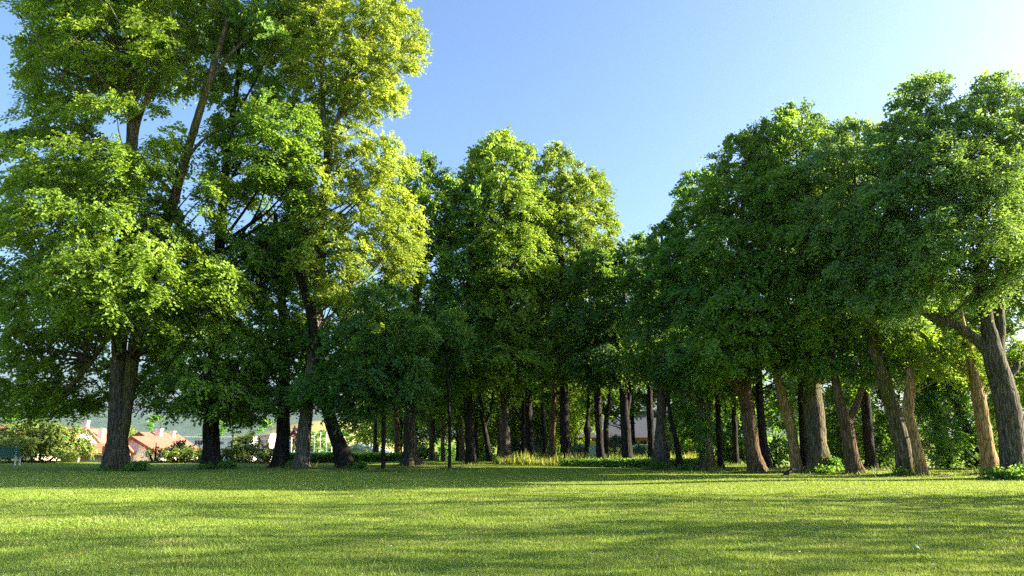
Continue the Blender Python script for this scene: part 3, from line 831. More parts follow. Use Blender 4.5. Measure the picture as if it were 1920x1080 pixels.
UND = 'dark shrubs behind the right row of limes'
bush('shrub', 'dark shrub filling the gap left of the reddish brown trunk', 47.0, [(1375, 810, 45, 60, 0), (1370, 740, 50, 50, 0.5), (1395, 850, 40, 28, 0)], LF_DEEP, 90, UND, ls=0.17, dm=0.95, limit=200)
bush('shrub', 'loose shrub with pale gaps between the reddish and the tan trunks', 46.5, [(1455, 770, 36, 40, 0), (1450, 845, 38, 28, 0), (1480, 740, 40, 40, 1)], LF_DEEP, 91, UND, ls=0.17, dm=1.05, limit=90)
bush('shrub', 'dark shrub between the massive rough trunk and the orange forked one', 38.0, [(1575, 800, 40, 55, 0), (1585, 740, 40, 40, 0), (1560, 855, 30, 30, 0)], LF_SHADE, 92, UND, ls=0.16, dm=0.9, limit=160)
bush('shrub', 'dark shrub right of the orange forked trunk', 38.0, [(1650, 790, 50, 70, 0), (1665, 860, 45, 30, 0), (1640, 720, 45, 40, 0.5)], LF_SHADE, 93, UND, ls=0.16, dm=0.9, limit=220)
bush('shrub', 'widest dark shrub between the broken gold edged trunk and the tan one', 36.0, [(1780, 835, 55, 50, 0), (1760, 760, 50, 50, 0.5), (1800, 790, 45, 50, 0), (1745, 870, 40, 25, 0), (1815, 870, 40, 22, 0)], LF_DEEP, 94, UND, ls=0.15, dm=0.85, limit=320)
bush('shrub', 'small yellow green shrub squeezed between the tan trunk and the big grey one', 32.5, [(1880, 840, 24, 30, 0), (1885, 800, 22, 30, 0.4)], LF_LIME, 95, UND, ls=0.13, dm=0.6, limit=80)
bush('shrub', 'bluish shrub between the ivy clad trunk and the pale house', 50.0, [(1300, 855, 36, 22, 0), (1285, 790, 40, 40, 1), (1310, 760, 40, 50, 1)], LF_DEEP, 96, UND, ls=0.17, dm=0.95, limit=150)
wt = wide_tree('broad_tree', 'dark broad tree far behind the massive rough trunk', 'tree', 'trees far behind the right row', 22.5, 50.0, 13, 5.0, 0.8, B_DARK, LF_DEEP, 97, 0.21, 1.3, 420)
for lab, X, Y, rz, sc in [('dark broad tree far behind the big dark leaning trunk', 29.5, 49.0, 1.3, 1.0), ('dark broad tree far behind the tan and grey trunks', 36.5, 47.0, 2.6, 1.0),
                          ('dark broad tree far behind the ivy clad trunk', 15.5, 56.0, 4.0, 1.05)]:
    copy_thing(wt, (X, Y, float(terrain(X, Y)) - 0.1), rz, sc, lab)

# low leaves growing round the feet of some trunks
def shoots(seed, blobs, leaf, ls=0.12, dm=0.3, limit=60, K=5, M=6):
    root = TR[seed]; rng = np.random.default_rng(seed + 900)
    base = np.array(root.location)
    for (x, y, rx, ry, dy) in blobs:
        p = at(x, y, base[1] + dy); m = mpp(p)
        u = norm(rng.normal(0, 1, (limit, 3))) * (rng.uniform(0.2, 1, limit) ** 0.5)[:, None]
        P = p + u * np.array([rx * m, 0.5 * rx * m + 0.15, ry * m])
        g = terrain(P[:, 0], P[:, 1])
        P[:, 2] = np.maximum(P[:, 2], g + 0.06)
        h = P - p; h[:, 2] = 0; h = norm(h + rng.normal(0, 0.3, h.shape))
        o = norm(h + np.array([0, 0, 0.45]) + rng.normal(0, 0.3, h.shape))
        n = np.array([0, 0, 1.0]) + h * 0.3 + rng.normal(0, 0.3, h.shape)
        a = Acc()
        bough_leaves(a, P - base, o, n, np.full(len(P), dm * 1.3) * rng.uniform(0.6, 1.5, len(P)), rng, K, M, ls, 0.3)
        a.build('basal_shoot', leaf, root)['kind'] = 'stuff'


shoots(11, [(262, 874, 14, 7, -0.6), (200, 880, 10, 3, -0.5), (240, 880, 16, 3, -0.8)], LF_DEEP, limit=24)
shoots(12, [(424, 874, 12, 7, -0.5), (385, 880, 10, 3, -0.6)], LF_DEEP)
shoots(13, [(548, 874, 8, 6, -0.4)], LF_DEEP, limit=18)
shoots(15, [(672, 873, 12, 4, -0.3)], LF_DEEP, limit=18)
shoots(31, [(1165, 868, 12, 8, 0.4)], LF_DEEP, limit=18)
shoots(33, [(1232, 872, 14, 8, -0.5)], LF_DEEP, limit=22)
shoots(41, [(1322, 790, 9, 30, -0.3), (1326, 730, 10, 25, -0.3), (1316, 835, 6, 25, -0.3), (1290, 876, 12, 5, 0)], LF_DEEP, limit=22)
shoots(46, [(1548, 880, 20, 5, -0.9), (1580, 884, 12, 4, -0.6), (1562, 868, 7, 10, -0.5)], LF_DEEP, limit=14, dm=0.24)
shoots(53, [(1890, 886, 28, 8, -0.6), (1920, 882, 24, 9, -0.6), (1862, 888, 16, 4, -0.3)], LF_DEEP, limit=18)
shoots(49, [(1690, 884, 12, 5, -0.4)], LF_DEEP, limit=9, dm=0.22)

# ------------------------------------------------------------------ bushes and hedges left and centre
GB = 'sunlit garden bushes beyond the lawn at the left'
bush('bush', 'large loose sunlit bush beside the park bench', 44.0, [(70, 845, 85, 36, 0), (40, 820, 50, 25, 0), (120, 825, 45, 30, 0), (150, 845, 32, 22, 0), (75, 805, 50, 14, 0), (20, 850, 35, 30, 0)], LF_BUSH, 101, GB, ls=0.15, dm=0.62, limit=430,
     stems=[[(70, 884, 8), (85, 868, 5), (110, 850, 3), (140, 838, 1.5)], [(68, 880, 6), (60, 860, 4), (45, 835, 2)], [(72, 878, 6), (76, 850, 4), (82, 815, 2)], [(70, 876, 5), (40, 862, 3), (15, 848, 2)]])
bush('bush', 'yellow green bush right of the white gable, lowest of its row', 44.5, [(290, 860, 36, 20, 0), (270, 866, 24, 13, 0)], LF_BUSH, 102, GB, limit=150)
bush('bush', 'rounded yellow green bush below the red fascias', 44.8, [(332, 855, 26, 22, 0), (350, 860, 20, 18, 0)], LF_BUSH, 103, GB, limit=130)
bush('bush', 'dark conical bush left of the stout dark lime', 45.4, [(345, 850, 10, 22, 0), (352, 862, 14, 14, 0)], LF_BLUE, 104, GB, limit=60)
bush('bush', 'pale green bush touching the stout dark lime on its left', 44.5, [(372, 858, 18, 20, 0)], LF_BUSH, 105, GB, limit=70)
bush('bush', 'low yellow bush just right of the stout dark lime', 44.5, [(432, 862, 26, 14, 0), (420, 856, 14, 14, 0)], LF_BUSH, 106, GB, limit=90)
bush('bush', 'tall feathery bush rising behind the lawn between two dark limes', 45.0, [(458, 842, 24, 30, 0), (470, 858, 22, 18, 0)], LF_BUSH, 107, GB, limit=110)
bush('bush', 'small round bush against the dark flared trunk', 45.0, [(500, 855, 16, 18, 0), (510, 862, 14, 10, 0)], LF_BUSH, 108, GB, limit=70)
SH = 'bluish shrubs in front of the grey roofed house'
bush('shrub', 'bluish shrub beside the pale tunnel left of the burl stem', 52.0, [(1085, 848, 16, 15, 0)], LF_BLUE, 110, SH, limit=60)
bush('shrub', 'bluish rounded shrub under the eaves left of the forked trunk', 50.0, [(1152, 842, 20, 24, 0), (1165, 850, 14, 14, 0)], LF_BLUE, 111, SH, limit=110)
bush('shrub', 'small bluish shrub right of the dark forked trunk', 51.0, [(1196, 852, 13, 13, 0), (1208, 856, 10, 9, 0)], LF_BLUE, 112, SH, limit=60)
bush('shrub', 'yellow green shrub in the sun right of the pale burled trunk', 48.0, [(1255, 840, 9, 26, 0), (1262, 855, 9, 14, 0)], LF_BUSH, 113, SH, limit=60)
bush('shrub', 'dark bluish shrub between the grey trunk and the slim dark stem', 56.0, [(968, 845, 16, 24, 0)], LF_BLUE, 114, SH, limit=70)
bush('shrub', 'dark bluish shrub left of the orange lit stem', 55.0, [(1010, 842, 18, 28, 0)], LF_BLUE, 115, SH, limit=80)
bush('shrub', 'leafy shrub on the ground behind the leaning forked stem', 53.0, [(905, 852, 14, 16, 0), (925, 862, 14, 8, 0)], LF_DEEP, 116, SH, limit=70)
bush('shrub', 'leafy shrub left of the low forked limb beyond the mound', 54.0, [(790, 852, 16, 16, 0), (775, 860, 10, 9, 0)], LF_LIME, 117, SH, limit=70)

M_CORE = mat_plain('hedge_inner_shade', (0.02, 0.03, 0.012), 0.95, 0.1, 0.3, 8)


def hedge(label, x0, x1, Y, h, depth, leaf, seed, n, name='clipped_hedge'):
    rng = np.random.default_rng(seed)
    X0, X1 = at(x0, 860, Y)[0], at(x1, 860, Y)[0]
    cx = (X0 + X1) / 2; z = float(terrain(cx, Y))
    root = thing(name, label, 'hedge', (cx, Y, z))
    L = X1 - X0
    a = Acc(); a.box((0, 0, h / 2 - 0.08), (L - 0.16, depth - 0.2, h - 0.05)); a.build('dark_core', M_CORE, root)  # one dark box; its colour stands for the shade between the leaves
    P = np.stack([rng.uniform(-L / 2, L / 2, n), np.full(n, 0.0), np.full(n, 0.0)], 1)
    k = rng.uniform(0, 1, n); top = k < 0.45
    P[:, 1] = np.where(top, rng.uniform(-depth / 2, depth / 2, n), -depth / 2 * np.where(k < 0.9, 1, -1))
    P[:, 2] = np.where(top, h, rng.uniform(0.02, h, n))
    P += rng.normal(0, 0.045, P.shape)
    N = np.where(top[:, None], [0, 0, 1.0], np.array([0, -1.0, 0.2])[None]) + rng.normal(0, 0.5, P.shape)
    b = Acc(); leaves(b, P, rng.normal(0, 1, P.shape), norm(N), rng.uniform(0.06, 0.12, n), rng)
    b.build('foliage', leaf, root)
    return root


hedge('long dark clipped hedge behind the leaning black trunk', 540, 765, 47.0, 0.55, 0.9, LF_DEEP, 120, 9000)
hedge('low dark hedge along the lawn edge between the grove trunks', 1050, 1345, 38.6, 0.36, 0.7, LF_DEEP, 121, 9000, 'low_hedge')

# ------------------------------------------------------------------ buildings
M_WHITE = mat_plain('white_render', (0.72, 0.72, 0.72), 0.85, 0.2, 0.06, 1.5)
M_CREAM = mat_plain('cream_render', (0.55, 0.50, 0.40), 0.85, 0.2, 0.08, 1.5)
M_PINK = mat_plain('pink_render', (0.60, 0.42, 0.34), 0.85, 0.2, 0.08, 1.5)
M_ORANGE = mat_plain('orange_wood', (0.60, 0.20, 0.07), 0.7, 0.3, 0.15, 6)
M_BLUEW = mat_plain('pale_blue_sheet', (0.55, 0.68, 0.78), 0.6, 0.3, 0.06, 1.5)
M_FASCIA = mat_plain('brown_fascia', (0.20, 0.08, 0.05), 0.7, 0.3, 0.15, 4)
M_GLASS = mat_plain('window_glass', (0.03, 0.045, 0.06), 0.08, 0.6, 0.2, 2)
M_SOLAR = mat_plain('solar_glass', (0.02, 0.025, 0.05), 0.15, 0.6, 0.2, 2)
M_METAL = mat_plain('pale_metal', (0.70, 0.72, 0.72), 0.45, 0.5, 0.05, 3)
M_GREYR = mat_plain('slate_roof', (0.06, 0.065, 0.085), 0.85, 0.15, 0.2, 5, bump=0.02)


def mat_tiles(name, c1, c2):
    m, nt, N, L, bs, out = nmat(name)
    g = N.new('ShaderNodeTexCoord')
    w = N.new('ShaderNodeTexWave'); w.inputs['Scale'].default_value = 3.2; w.bands_direction = 'X'; w.inputs['Distortion'].default_value = 0.3
    L.new(g.outputs['Object'], w.inputs['Vector'])
    t = noise(N, L, 2.0, 5, 0.65, g.outputs['Object'])
    r = ramp(N, [(0.3, c1), (0.7, c2)]); L.new(t.outputs[0], r.inputs[0])
    L.new(r.outputs[0], bs.inputs['Base Color']); bs.inputs['Roughness'].default_value = 0.8
    b = N.new('ShaderNodeBump'); b.inputs['Distance'].default_value = 0.06; L.new(w.outputs['Fac'], b.inputs['Height']); L.new(b.outputs[0], bs.inputs['Normal'])
    return m


M_TILE = mat_tiles('red_roof_tiles', (0.34, 0.10, 0.06), (0.50, 0.17, 0.10))
M_TILE2 = mat_tiles('orange_roof_tiles', (0.44, 0.15, 0.08), (0.58, 0.24, 0.14))


def window(parent, c, w, h, rz=0.0, frame=None, bars=1, pane=None):
    """window on a wall facing -Y (before rotation); c on the wall face"""
    a = Acc(); t = 0.07
    for dx in (-w / 2 + t / 2, w / 2 - t / 2):
        a.box((c[0] + dx, c[1] - 0.02, c[2]), (t, 0.08, h))
    for dz in (-h / 2 + t / 2, h / 2 - t / 2):
        a.box((c[0], c[1] - 0.02, c[2] + dz), (w - 2 * t, 0.07, t))
    for i in range(bars):
        a.box((c[0] - w / 2 + w * (i + 1) / (bars + 1), c[1] - 0.018, c[2]), (0.05, 0.06, h - 2 * t))
    f = a.build('window', frame or M_WHITE, parent)
    b = Acc(); b.box((c[0], c[1] - 0.005, c[2]), (w - 2 * t, 0.03, h - 2 * t)); b.build('pane', pane or M_GLASS, f)
    return f


def house(name, label, loc, w, d, hw, hr, along_x=True, rz=0.0, wall=M_WHITE, roof=M_TILE, over=0.35, group=None, fascia=None, chim=None):
    """gabled house, front towards -Y; ridge along X or Y; origin at ground centre of the plan"""
    root = thing(name, label, 'house', loc, group, rz)
    a = Acc()
    x, y = w / 2, d / 2
    a.box((0, 0, hw / 2 - 1.0), (w, d, hw + 2.0))
    if along_x:
        for sx in (-1, 1):
            a.poly([(sx * x, -y, hw), (sx * x, y, hw), (sx * x, 0, hw + hr)], (-sx * 0.2, 0, 0))
    else:
        for sy in (-1, 1):
            a.poly([(-x, sy * y, hw), (x, sy * y, hw), (0, sy * y, hw + hr)], (0, -sy * 0.2, 0))
    a.build('wall', wall, root)
    r = Acc(); th = 0.16
    half = y if along_x else x
    k = hr / half
    for s in (-1, 1):
        e = half + over
        if along_x:
            pts = [(-x - over, 0, hw + hr + 0.02), (x + over, 0, hw + hr + 0.02), (x + over, s * e, hw - k * over + 0.02), (-x - over, s * e, hw - k * over + 0.02)]
        else:
            pts = [(0, -y - over, hw + hr + 0.02), (0, y + over, hw + hr + 0.02), (s * e, y + over, hw - k * over + 0.02), (s * e, -y - over, hw - k * over + 0.02)]
        r.poly(pts, (0, 0, th))
    ro = r.build('roof', roof, root)
    if fascia:
        f = Acc()
        for s in (-1, 1):
            if along_x:
                f.box((0, s * (half + over + 0.03), hw - k * over + 0.04), (w + 2 * over, 0.05, 0.26))
            else:
                e = half + over
                p0 = np.array([0, -y - over - 0.03, hw + hr - 0.14]); p1 = np.array([s * e, -y - over - 0.03, hw - k * over - 0.14])
                f.poly([p0, p1, p1 + [0, 0, 0.34], p0 + [0, 0, 0.34]], (0, -0.05, 0))
        f.build('fascia', fascia, root)
    for (cx, cy_, ch) in (chim or []):
        c = Acc(); zz = hw + hr * (1 - abs(cy_ if along_x else cx) / half)
        c.box((cx, cy_, zz + ch / 2 - 0.3), (0.6, 0.6, ch + 0.6)); c.box((cx, cy_, zz + ch + 0.05), (0.72, 0.72, 0.1))
        c.build('chimney', M_WHITE, ro)
    return root, ro


def place(px, py, Y):
    p = at(px, py, Y)
    z = float(terrain(p[0], Y))
    return p, z, p[2] - z, mpp(p)      # point, ground, height above ground, metres per pixel


# red roofed houses at the far left
p, z, hh, m = place(10, 800, 78.0)
house('house', 'red tiled roof at the left edge behind the large bush', (p[0] - 1.5, 82, z), 9.0, 8.0, hh - 2.4, 2.4, True, 0.05, M_CREAM, M_TILE)
p, z, hh, m = place(138, 803, 88.0)
r1, ro = house('house', 'red roofed house with a dark solar panel and a white gable', (p[0] - 4.2, 91, z), 8.4, 6.4, hh - 2.2, 2.2, True, -0.12, M_WHITE, M_TILE)
a = Acc(); kx = math.atan(2.2 / 3.2)
a.box((2.6, -1.75, hh - 2.2 + 2.2 * (1 - 1.75 / 3.2) + 0.27), (1.5, 2.0, 0.06), 0, kx)
s_ = a.build('solar_panel', M_SOLAR, r1)
a = Acc()
for dx in (-0.8, 0.8):
    a.box((2.6 + dx, -1.75, hh - 2.2 + 2.2 * (1 - 1.75 / 3.2) + 0.27), (0.06, 2.06, 0.09), 0, kx)
a.build('panel_frame', M_METAL, s_)
window(r1, (0.5, -3.2, 2.2), 1.2, 1.2)
p, z, hh, m = place(148, 806, 99.0)
house('house', 'gabled house with orange tiles and two white chimneys behind the solar roof', (p[0], 103, z), 7.4, 8.0, hh - 2.4, 2.4, False, 0.0, M_PINK, M_TILE2, 0.4, None, None, [(0.3, -3.0, 1.3), (1.9, -2.0, 1.3)])
p, z, hh, m = place(176, 835, 72.0)
r3, _ = house('annex', 'small pinkish annex with an orange door left of the giant lime', (p[0], 74, z), 3.6, 3.6, hh - 0.9, 0.9, True, 0.0, M_PINK, M_TILE2, 0.3)
a = Acc(); a.box((-1.0, -1.83, 1.0), (0.9, 0.06, 2.0)); a.build('door', M_ORANGE, r3)
a = Acc(); a.box((1.25, -1.83, 1.35), (1.0, 0.06, 2.2)); a.build('door', M_ORANGE, r3)
# staggered white gables with red fascias
RG = 'white row houses with red brown fascias'
for i, (lab, ax, ay, Y, w, dr) in enumerate([('nearest white gable with a red fascia just right of the giant lime', 249, 821, 76.0, 6.0, 1.75),
                                          ('middle white gable with a red fascia and chimney', 263, 813, 84.0, 6.6, 2.0),
                                          ('rearmost white gable with a red fascia, farthest right of the row', 291, 817, 92.0, 6.0, 1.8)]):
    p, z, hh, m = place(ax, ay, Y)
    house('row_house', lab, (p[0], Y + 3, z), w, 6.0, hh - dr, dr, False, 0.0, M_WHITE, M_TILE, 0.25, RG, M_FASCIA if i else M_TILE, [(0.9, -0.5, 1.0)] if i else None)
# flat roofed white buildings
def flat(name, label, x0, x1, ytop, Y, d, wins, wall=M_WHITE):
    pa, z, hh, m = place(x0, ytop, Y); pb = at(x1, ytop, Y)
    w = pb[0] - pa[0]
    root = thing(name, label, 'building', ((pa[0] + pb[0]) / 2, Y + d / 2, z))
    a = Acc(); a.box((0, 0, hh / 2 - 1), (w, d, hh + 2)); a.build('wall', wall, root)
    a = Acc(); a.box((0, 0, hh + 0.14), (w + 0.5, d + 0.5, 0.28)); a.build('roof', M_METAL, root)
    for (xa, xb, ya, yb, mat) in wins:
        q0, q1 = at(xa, ya, Y), at(xb, yb, Y)
        window(root, ((q0[0] + q1[0]) / 2 - root.location.x, -d / 2, (q0[2] + q1[2]) / 2 - z), q1[0] - q0[0], q0[2] - q1[2], 0, M_WHITE, 2, mat)
    return root


M_BLIND = mat_plain('orange_blind', (0.62, 0.25, 0.15), 0.7, 0.2, 0.1, 5)
flat('apartment_block', 'long white flat roofed building with orange blinds behind the bushes', 308, 470, 822, 125.0, 9.0, [(327, 337, 826, 834, M_GLASS), (340, 357, 826, 834, M_BLIND), (365, 380, 825, 835, M_GLASS), (412, 420, 827, 834, M_GLASS)])
flat('apartment_block', 'pale pinkish block between the feathery bush and the dark flared trunk', 484, 506, 816, 118.0, 8.0, [(489, 495, 824, 832, M_GLASS), (497, 503, 824, 832, M_GLASS), (489, 495, 840, 848, M_GLASS)], M_PINK)
# pavilion by the court
p, z, hh, m = place(668, 836, 74.0)
house('pavilion', 'low pale pavilion with a shallow roof behind the clipped hedge', (p[0], 77, z), 4.6, 5.0, hh - 0.75, 0.75, False, 0.0, M_WHITE, M_METAL, 0.4, None, M_WHITE)
# grey roofed house in the centre right
p, z, hh, m = place(1200, 817, 64.0)
r5, _ = house('house', 'cream house with a wide slate grey roof behind the grove', (p[0], 68, z), 9.2, 8.0, hh - 0.1, 1.5, True, 0.0, M_CREAM, M_GREYR, 0.6, None, M_FASCIA)
for xa, xb in ((1180, 1195), (1199, 1213), (1146, 1158)):
    q0, q1 = at(xa, 821, 64), at(xb, 835, 64)
    window(r5, ((q0[0] + q1[0]) / 2 - p[0], -4.0, (q0[2] + q1[2]) / 2 - z), q1[0] - q0[0], 0.72, 0, M_FASCIA, 1)
p, z, hh, m = place(1224, 770, 84.0)
house('house', 'pink gabled house rising behind the grey roof', (p[0], 88, z), 6.5, 7.0, hh - 2.6, 2.6, False, 0.0, M_PINK, M_GREYR, 0.4)
p, z, hh, m = place(1295, 800, 72.0)
house('house', 'pale pinkish house glimpsed through leaves left of the ivy clad trunk', (p[0] + 0.5, 76, z), 5.4, 7.0, hh - 0.2, 1.8, True, 0.0, M_WHITE, M_GREYR, 0.4)


def tunnel(label, x0, x1, ytop, Y):
    pa, z, hh, m = place(x0, ytop, Y); pb = at(x1, ytop, Y)
    w = pb[0] - pa[0]; d = 3.0
    root = thing('garden_tunnel', label, 'garden shelter', ((pa[0] + pb[0]) / 2, Y, z), 'pale garden tunnels by the grey roofed house')
    n = 18; prof = []
    for i in range(n + 1):
        t = PI * i / n
        prof.append((-math.copysign(abs(math.cos(t)) ** 0.55, math.cos(t)) * w / 2, (math.sin(t) ** 0.45) * hh))
    prof = np.array(prof)
    a = Acc()
    v = np.vstack([np.stack([prof[:, 0], np.full(n + 1, -d / 2), prof[:, 1]], 1), np.stack([prof[:, 0], np.full(n + 1, d / 2), prof[:, 1]], 1)])
    a.add(v, [[i, i + 1, n + 2 + i, n + 1 + i] for i in range(n)])
    for s in (0, n + 1):
        a.add(np.vstack([v[s:s + n + 1], [[0, -d / 2 if s == 0 else d / 2, 0]]]), [[i, i + 1, n + 1] for i in range(n)])
    a.build('cover', M_BLUEW, root)
    b = Acc()
    for yy in (-d / 2 - 0.03, 0.0, d / 2 + 0.03):
        tube(b, np.stack([prof[:, 0] * 1.01, np.full(n + 1, yy), prof[:, 1] * 1.01], 1), np.full(n + 1, 0.03), 6)
    b.build('hoop', M_METAL, root)


tunnel('pale bluish tunnel either side of the stem with the burl', 1070, 1119, 833, 56.0)
tunnel('pale bluish tunnel below the windows of the cream house', 1182, 1219, 834, 54.0)

# white wall end, bench
p, z, hh, m = place(132, 858, 44.6)
root = thing('garden_wall', 'short bright white wall end right of the large bush', 'wall', (p[0], 44.6, z))
a = Acc(); a.box((0, 0, 0.3), (1.05, 0.22, 0.64)); a.build('wall_body', M_WHITE, root)
a = Acc(); a.box((0, 0, 0.665), (1.15, 0.3, 0.09)); a.build('coping', M_WHITE, root)

M_BENCH = mat_plain('dark_green_paint', (0.03, 0.12, 0.10), 0.5, 0.4, 0.2, 6)
p, z, hh, m = place(2, 880, 38.5)
bench = thing('park_bench', 'dark green slatted park bench at the left edge seen from behind', 'bench', (p[0], 38.5, z), None, 0.06)
a = Acc()
for i in range(4):
    a.box((0, 0.14 + i * 0.11, 0.45), (1.5, 0.09, 0.035))
a.build('seat', M_BENCH, bench)
a = Acc()
for i, zz in enumerate((0.55, 0.66, 0.78, 0.89)):
    a.box((0, 0.06 - zz * 0.18 + 0.06, zz), (1.5, 0.03, 0.085), 0, 0.18)
a.build('backrest', M_BENCH, bench)
for sx in (-0.6, 0.6):
    a = Acc(); a.box((sx, 0.08, 0.22), (0.06, 0.06, 0.44)); a.box((sx, 0.46, 0.22), (0.06, 0.06, 0.44)); a.box((sx, 0.27, 0.41), (0.05, 0.44, 0.05)); a.box((sx, 0.03, 0.69), (0.05, 0.05, 0.55), 0, 0.18)
    a.build('leg', M_METAL, bench)

# sports court: net, masts
M_NET = mat_plain('teal_netting', (0.12, 0.42, 0.36), 0.7, 0.2, 0.1, 5)
pa, z, hh, m = place(528, 846, 86.0); pb = at(645, 846, 86.0)
cx = (pa[0] + pb[0]) / 2; w = pb[0] - pa[0]
fz = thing('court_fence', 'teal sports court fence behind the clipped hedge', 'fence', (cx, 86.0, z))
a = Acc(); a.box((0, 0, hh / 2), (w, 0.03, hh)); a.build('net', M_NET, fz)
for i in range(6):
    a = Acc(); tube(a, [(-w / 2 + w * i / 5, -0.06, 0), (-w / 2 + w * i / 5, -0.06, hh + 0.1)], [0.04, 0.04], 6); a.build('post', M_METAL, fz)
MST = 'slim white masts by the sports court'
for lab, x, x2, ytop, Y in [('leaning white mast, left leg of the pair between the two straight trunks', 540, 545, 826, 78), ('upright white mast, right one of the pair between the two straight trunks', 545, 547, 820, 78),
                        ('short thick white mast touching the pale straight trunk on its right', 581, 582, 822, 80), ('second white mast right of the pale straight trunk', 588, 590, 813, 84),
                        ('third white mast right of the pale straight trunk', 599, 601, 806, 84), ('tallest white mast just left of the leaning black trunk', 611, 612.5, 801, 84), ('shortest white mast half behind the leaning black trunk', 620.5, 622, 832, 84)]:
    pt, z, hh, m = place(x2, ytop, Y); pbm = at(x, 880, Y)
    o = thing('mast', lab, 'mast', (pbm[0], Y, z), MST)
    a = Acc(); tube(a, [(0, 0, -0.1), ((pt[0] - pbm[0]) * 0.5, 0, hh * 0.5), (pt[0] - pbm[0], 0, hh)], [0.06, 0.05, 0.035], 8)
    a.build('pole', M_METAL, o, True)
    a = Acc(); a.box((0, 0, 0.05), (0.4, 0.4, 0.1)); a.build('foot', M_METAL, o)

# distant trees among the houses
DT = 'distant trees among the houses'
dp = wide_tree('distant_tree', 'distant green tree behind the white flat roofed building', 'tree', DT, -60, 150, 9, 5, 1, B_DARK, LF_DEEP, 130, 0.5, 1.7, 160, core=0.3, K=6, M=7)
dq = wide_tree('distant_tree', 'distant yellow green tree behind the white row houses', 'tree', DT, -66, 128, 8, 4, 1, B_DARK, LF_BUSH, 131, 0.45, 1.5, 150, core=0.3, K=6, M=7)
for src, lab, x, Y, sc in [
        (dp, 'distant tree right of the orange chimneys', 195, 130, 0.8), (dq, 'distant pale tree over the solar roof', 178, 150, 0.85), (dp, 'distant tree at the far left above the red roof', 55, 150, 1.15),
        (dp, 'distant tree over the left red roof edge', 20, 135, 1.1), (dq, 'distant pale tree right of the giant lime', 232, 140, 0.9), (dp, 'distant tree over the middle white gable', 300, 160, 1.15),
        (dp, 'distant tree behind the stout dark lime', 410, 165, 1.1), (dp, 'distant tree left of the dark flared trunk', 508, 140, 1.0), (dp, 'dark distant tree behind the tall masts', 606, 120, 0.75),
        (dq, 'distant yellow tree behind the court fence', 552, 115, 0.6), (dq, 'yellow bush like tree low behind the masts', 600, 105, 0.5), (dp, 'dark distant tree behind the leaning trunk', 640, 125, 0.8),
        (dp, 'distant tree under the ripe field, left of the masts', 586, 165, 0.78), (dp, 'distant tree under the ripe field, behind the middle masts', 603, 178, 0.8), (dp, 'distant tree under the ripe field, behind the leaning trunk', 624, 160, 0.76),
        (dp, 'distant tree above the pavilion', 690, 110, 0.8), (dp, 'distant tree between tunnel and grey roof', 1110, 95, 0.65), (dp, 'distant tree left of the tunnels', 1045, 105, 0.7),
        (dp, 'distant tree beyond the slim dark stems', 985, 110, 0.8), (dp, 'distant tree low behind the forked leaning stem', 915, 120, 0.8), (dp, 'distant tree behind the thinnest young stem', 838, 115, 0.8)]:
    X = at(x, 800, Y)[0]
    copy_thing(src, (X, Y, float(terrain(X, Y))), random.Random(x).uniform(0, 6), sc, lab)
wide_tree('distant_tree', 'dark purple distant tree between the two straight trunks', 'tree', DT, at(552, 800, 112)[0], 112, 7.5, 3.2, 1, B_DARK, LF_PURPLE, 133, 0.42, 1.4, 90, core=0.3, K=6, M=7)

# ------------------------------------------------------------------ trees that stand right of the frame and shade the lawn
OFF = 'limes continuing the right row towards the viewer'
off = None
for lab, X, Y, rz, sc in OFFROW:
    if off is None:
        off = wide_tree('lime_tree', lab, 'tree', OFF, X, Y, 15.0, 5.4, 0.6, B_MOSS, LF_DEEP, 140, 0.2, 1.12, 265, tr=0.3, core=1.0, gap=-3.0, K=OFF_K, M=OFF_M)
        off.rotation_euler.z = rz
    else:
        copy_thing(off, (X, Y, float(terrain(X, Y))), rz, sc, lab)
# ------------------------------------------------------------------ ground, lawn, hills
def mat_ground():
    m, nt, N, L, bs, out = nmat('lawn_turf')
    g = N.new('ShaderNodeTexCoord')
    t0 = noise(N, L, 0.35, 4, 0.6, g.outputs['Object'])
    t1 = noise(N, L, 2.2, 5, 0.65, g.outputs['Object'], (1, 0.6, 1))
    t2 = noise(N, L, 28.0, 3, 0.7, g.outputs['Object'], (1, 0.45, 1))
    r = ramp(N, [(0.25, (0.11, 0.17, 0.02)), (0.5, (0.19, 0.27, 0.03)), (0.72, (0.28, 0.33, 0.055))])
    L.new(t1.outputs[0], r.inputs[0])
    r2 = ramp(N, [(0.3, (0.55, 0.55, 0.5)), (0.7, (1.25, 1.25, 1.2))]); L.new(t2.outputs[0], r2.inputs[0])
    c = mixc(N, L, 1.0, r.outputs[0], r2.outputs[0], 'MULTIPLY')
    r3 = ramp(N, [(0.52, (0, 0, 0)), (0.68, (0.5, 0.5, 0.5))]); L.new(t0.outputs[0], r3.inputs[0])
    c = mixc(N, L, r3.outputs[0], c, (0.30, 0.27, 0.10))
    L.new(c, bs.inputs['Base Color']); bs.inputs['Roughness'].default_value = 0.95; bs.inputs['Specular IOR Level'].default_value = 0.1
    b = N.new('ShaderNodeBump'); b.inputs['Distance'].default_value = 0.04; L.new(t2.outputs[0], b.inputs['Height']); L.new(b.outputs[0], bs.inputs['Normal'])
    return m


def grid_sheet(name, xs, ys, zf, mat):
    X, Y = np.meshgrid(xs, ys)
    v = np.stack([X, Y, zf(X, Y)], -1).reshape(-1, 3)
    nx = len(xs); i = np.arange(len(ys) - 1)[:, None] * nx + np.arange(nx - 1)[None]
    f = np.stack([i, i + 1, i + nx + 1, i + nx], -1).reshape(-1, 4)
    a = Acc(); a.add(v, f)
    o = a.build(name, mat, None, True); o['kind'] = 'structure'
    return o


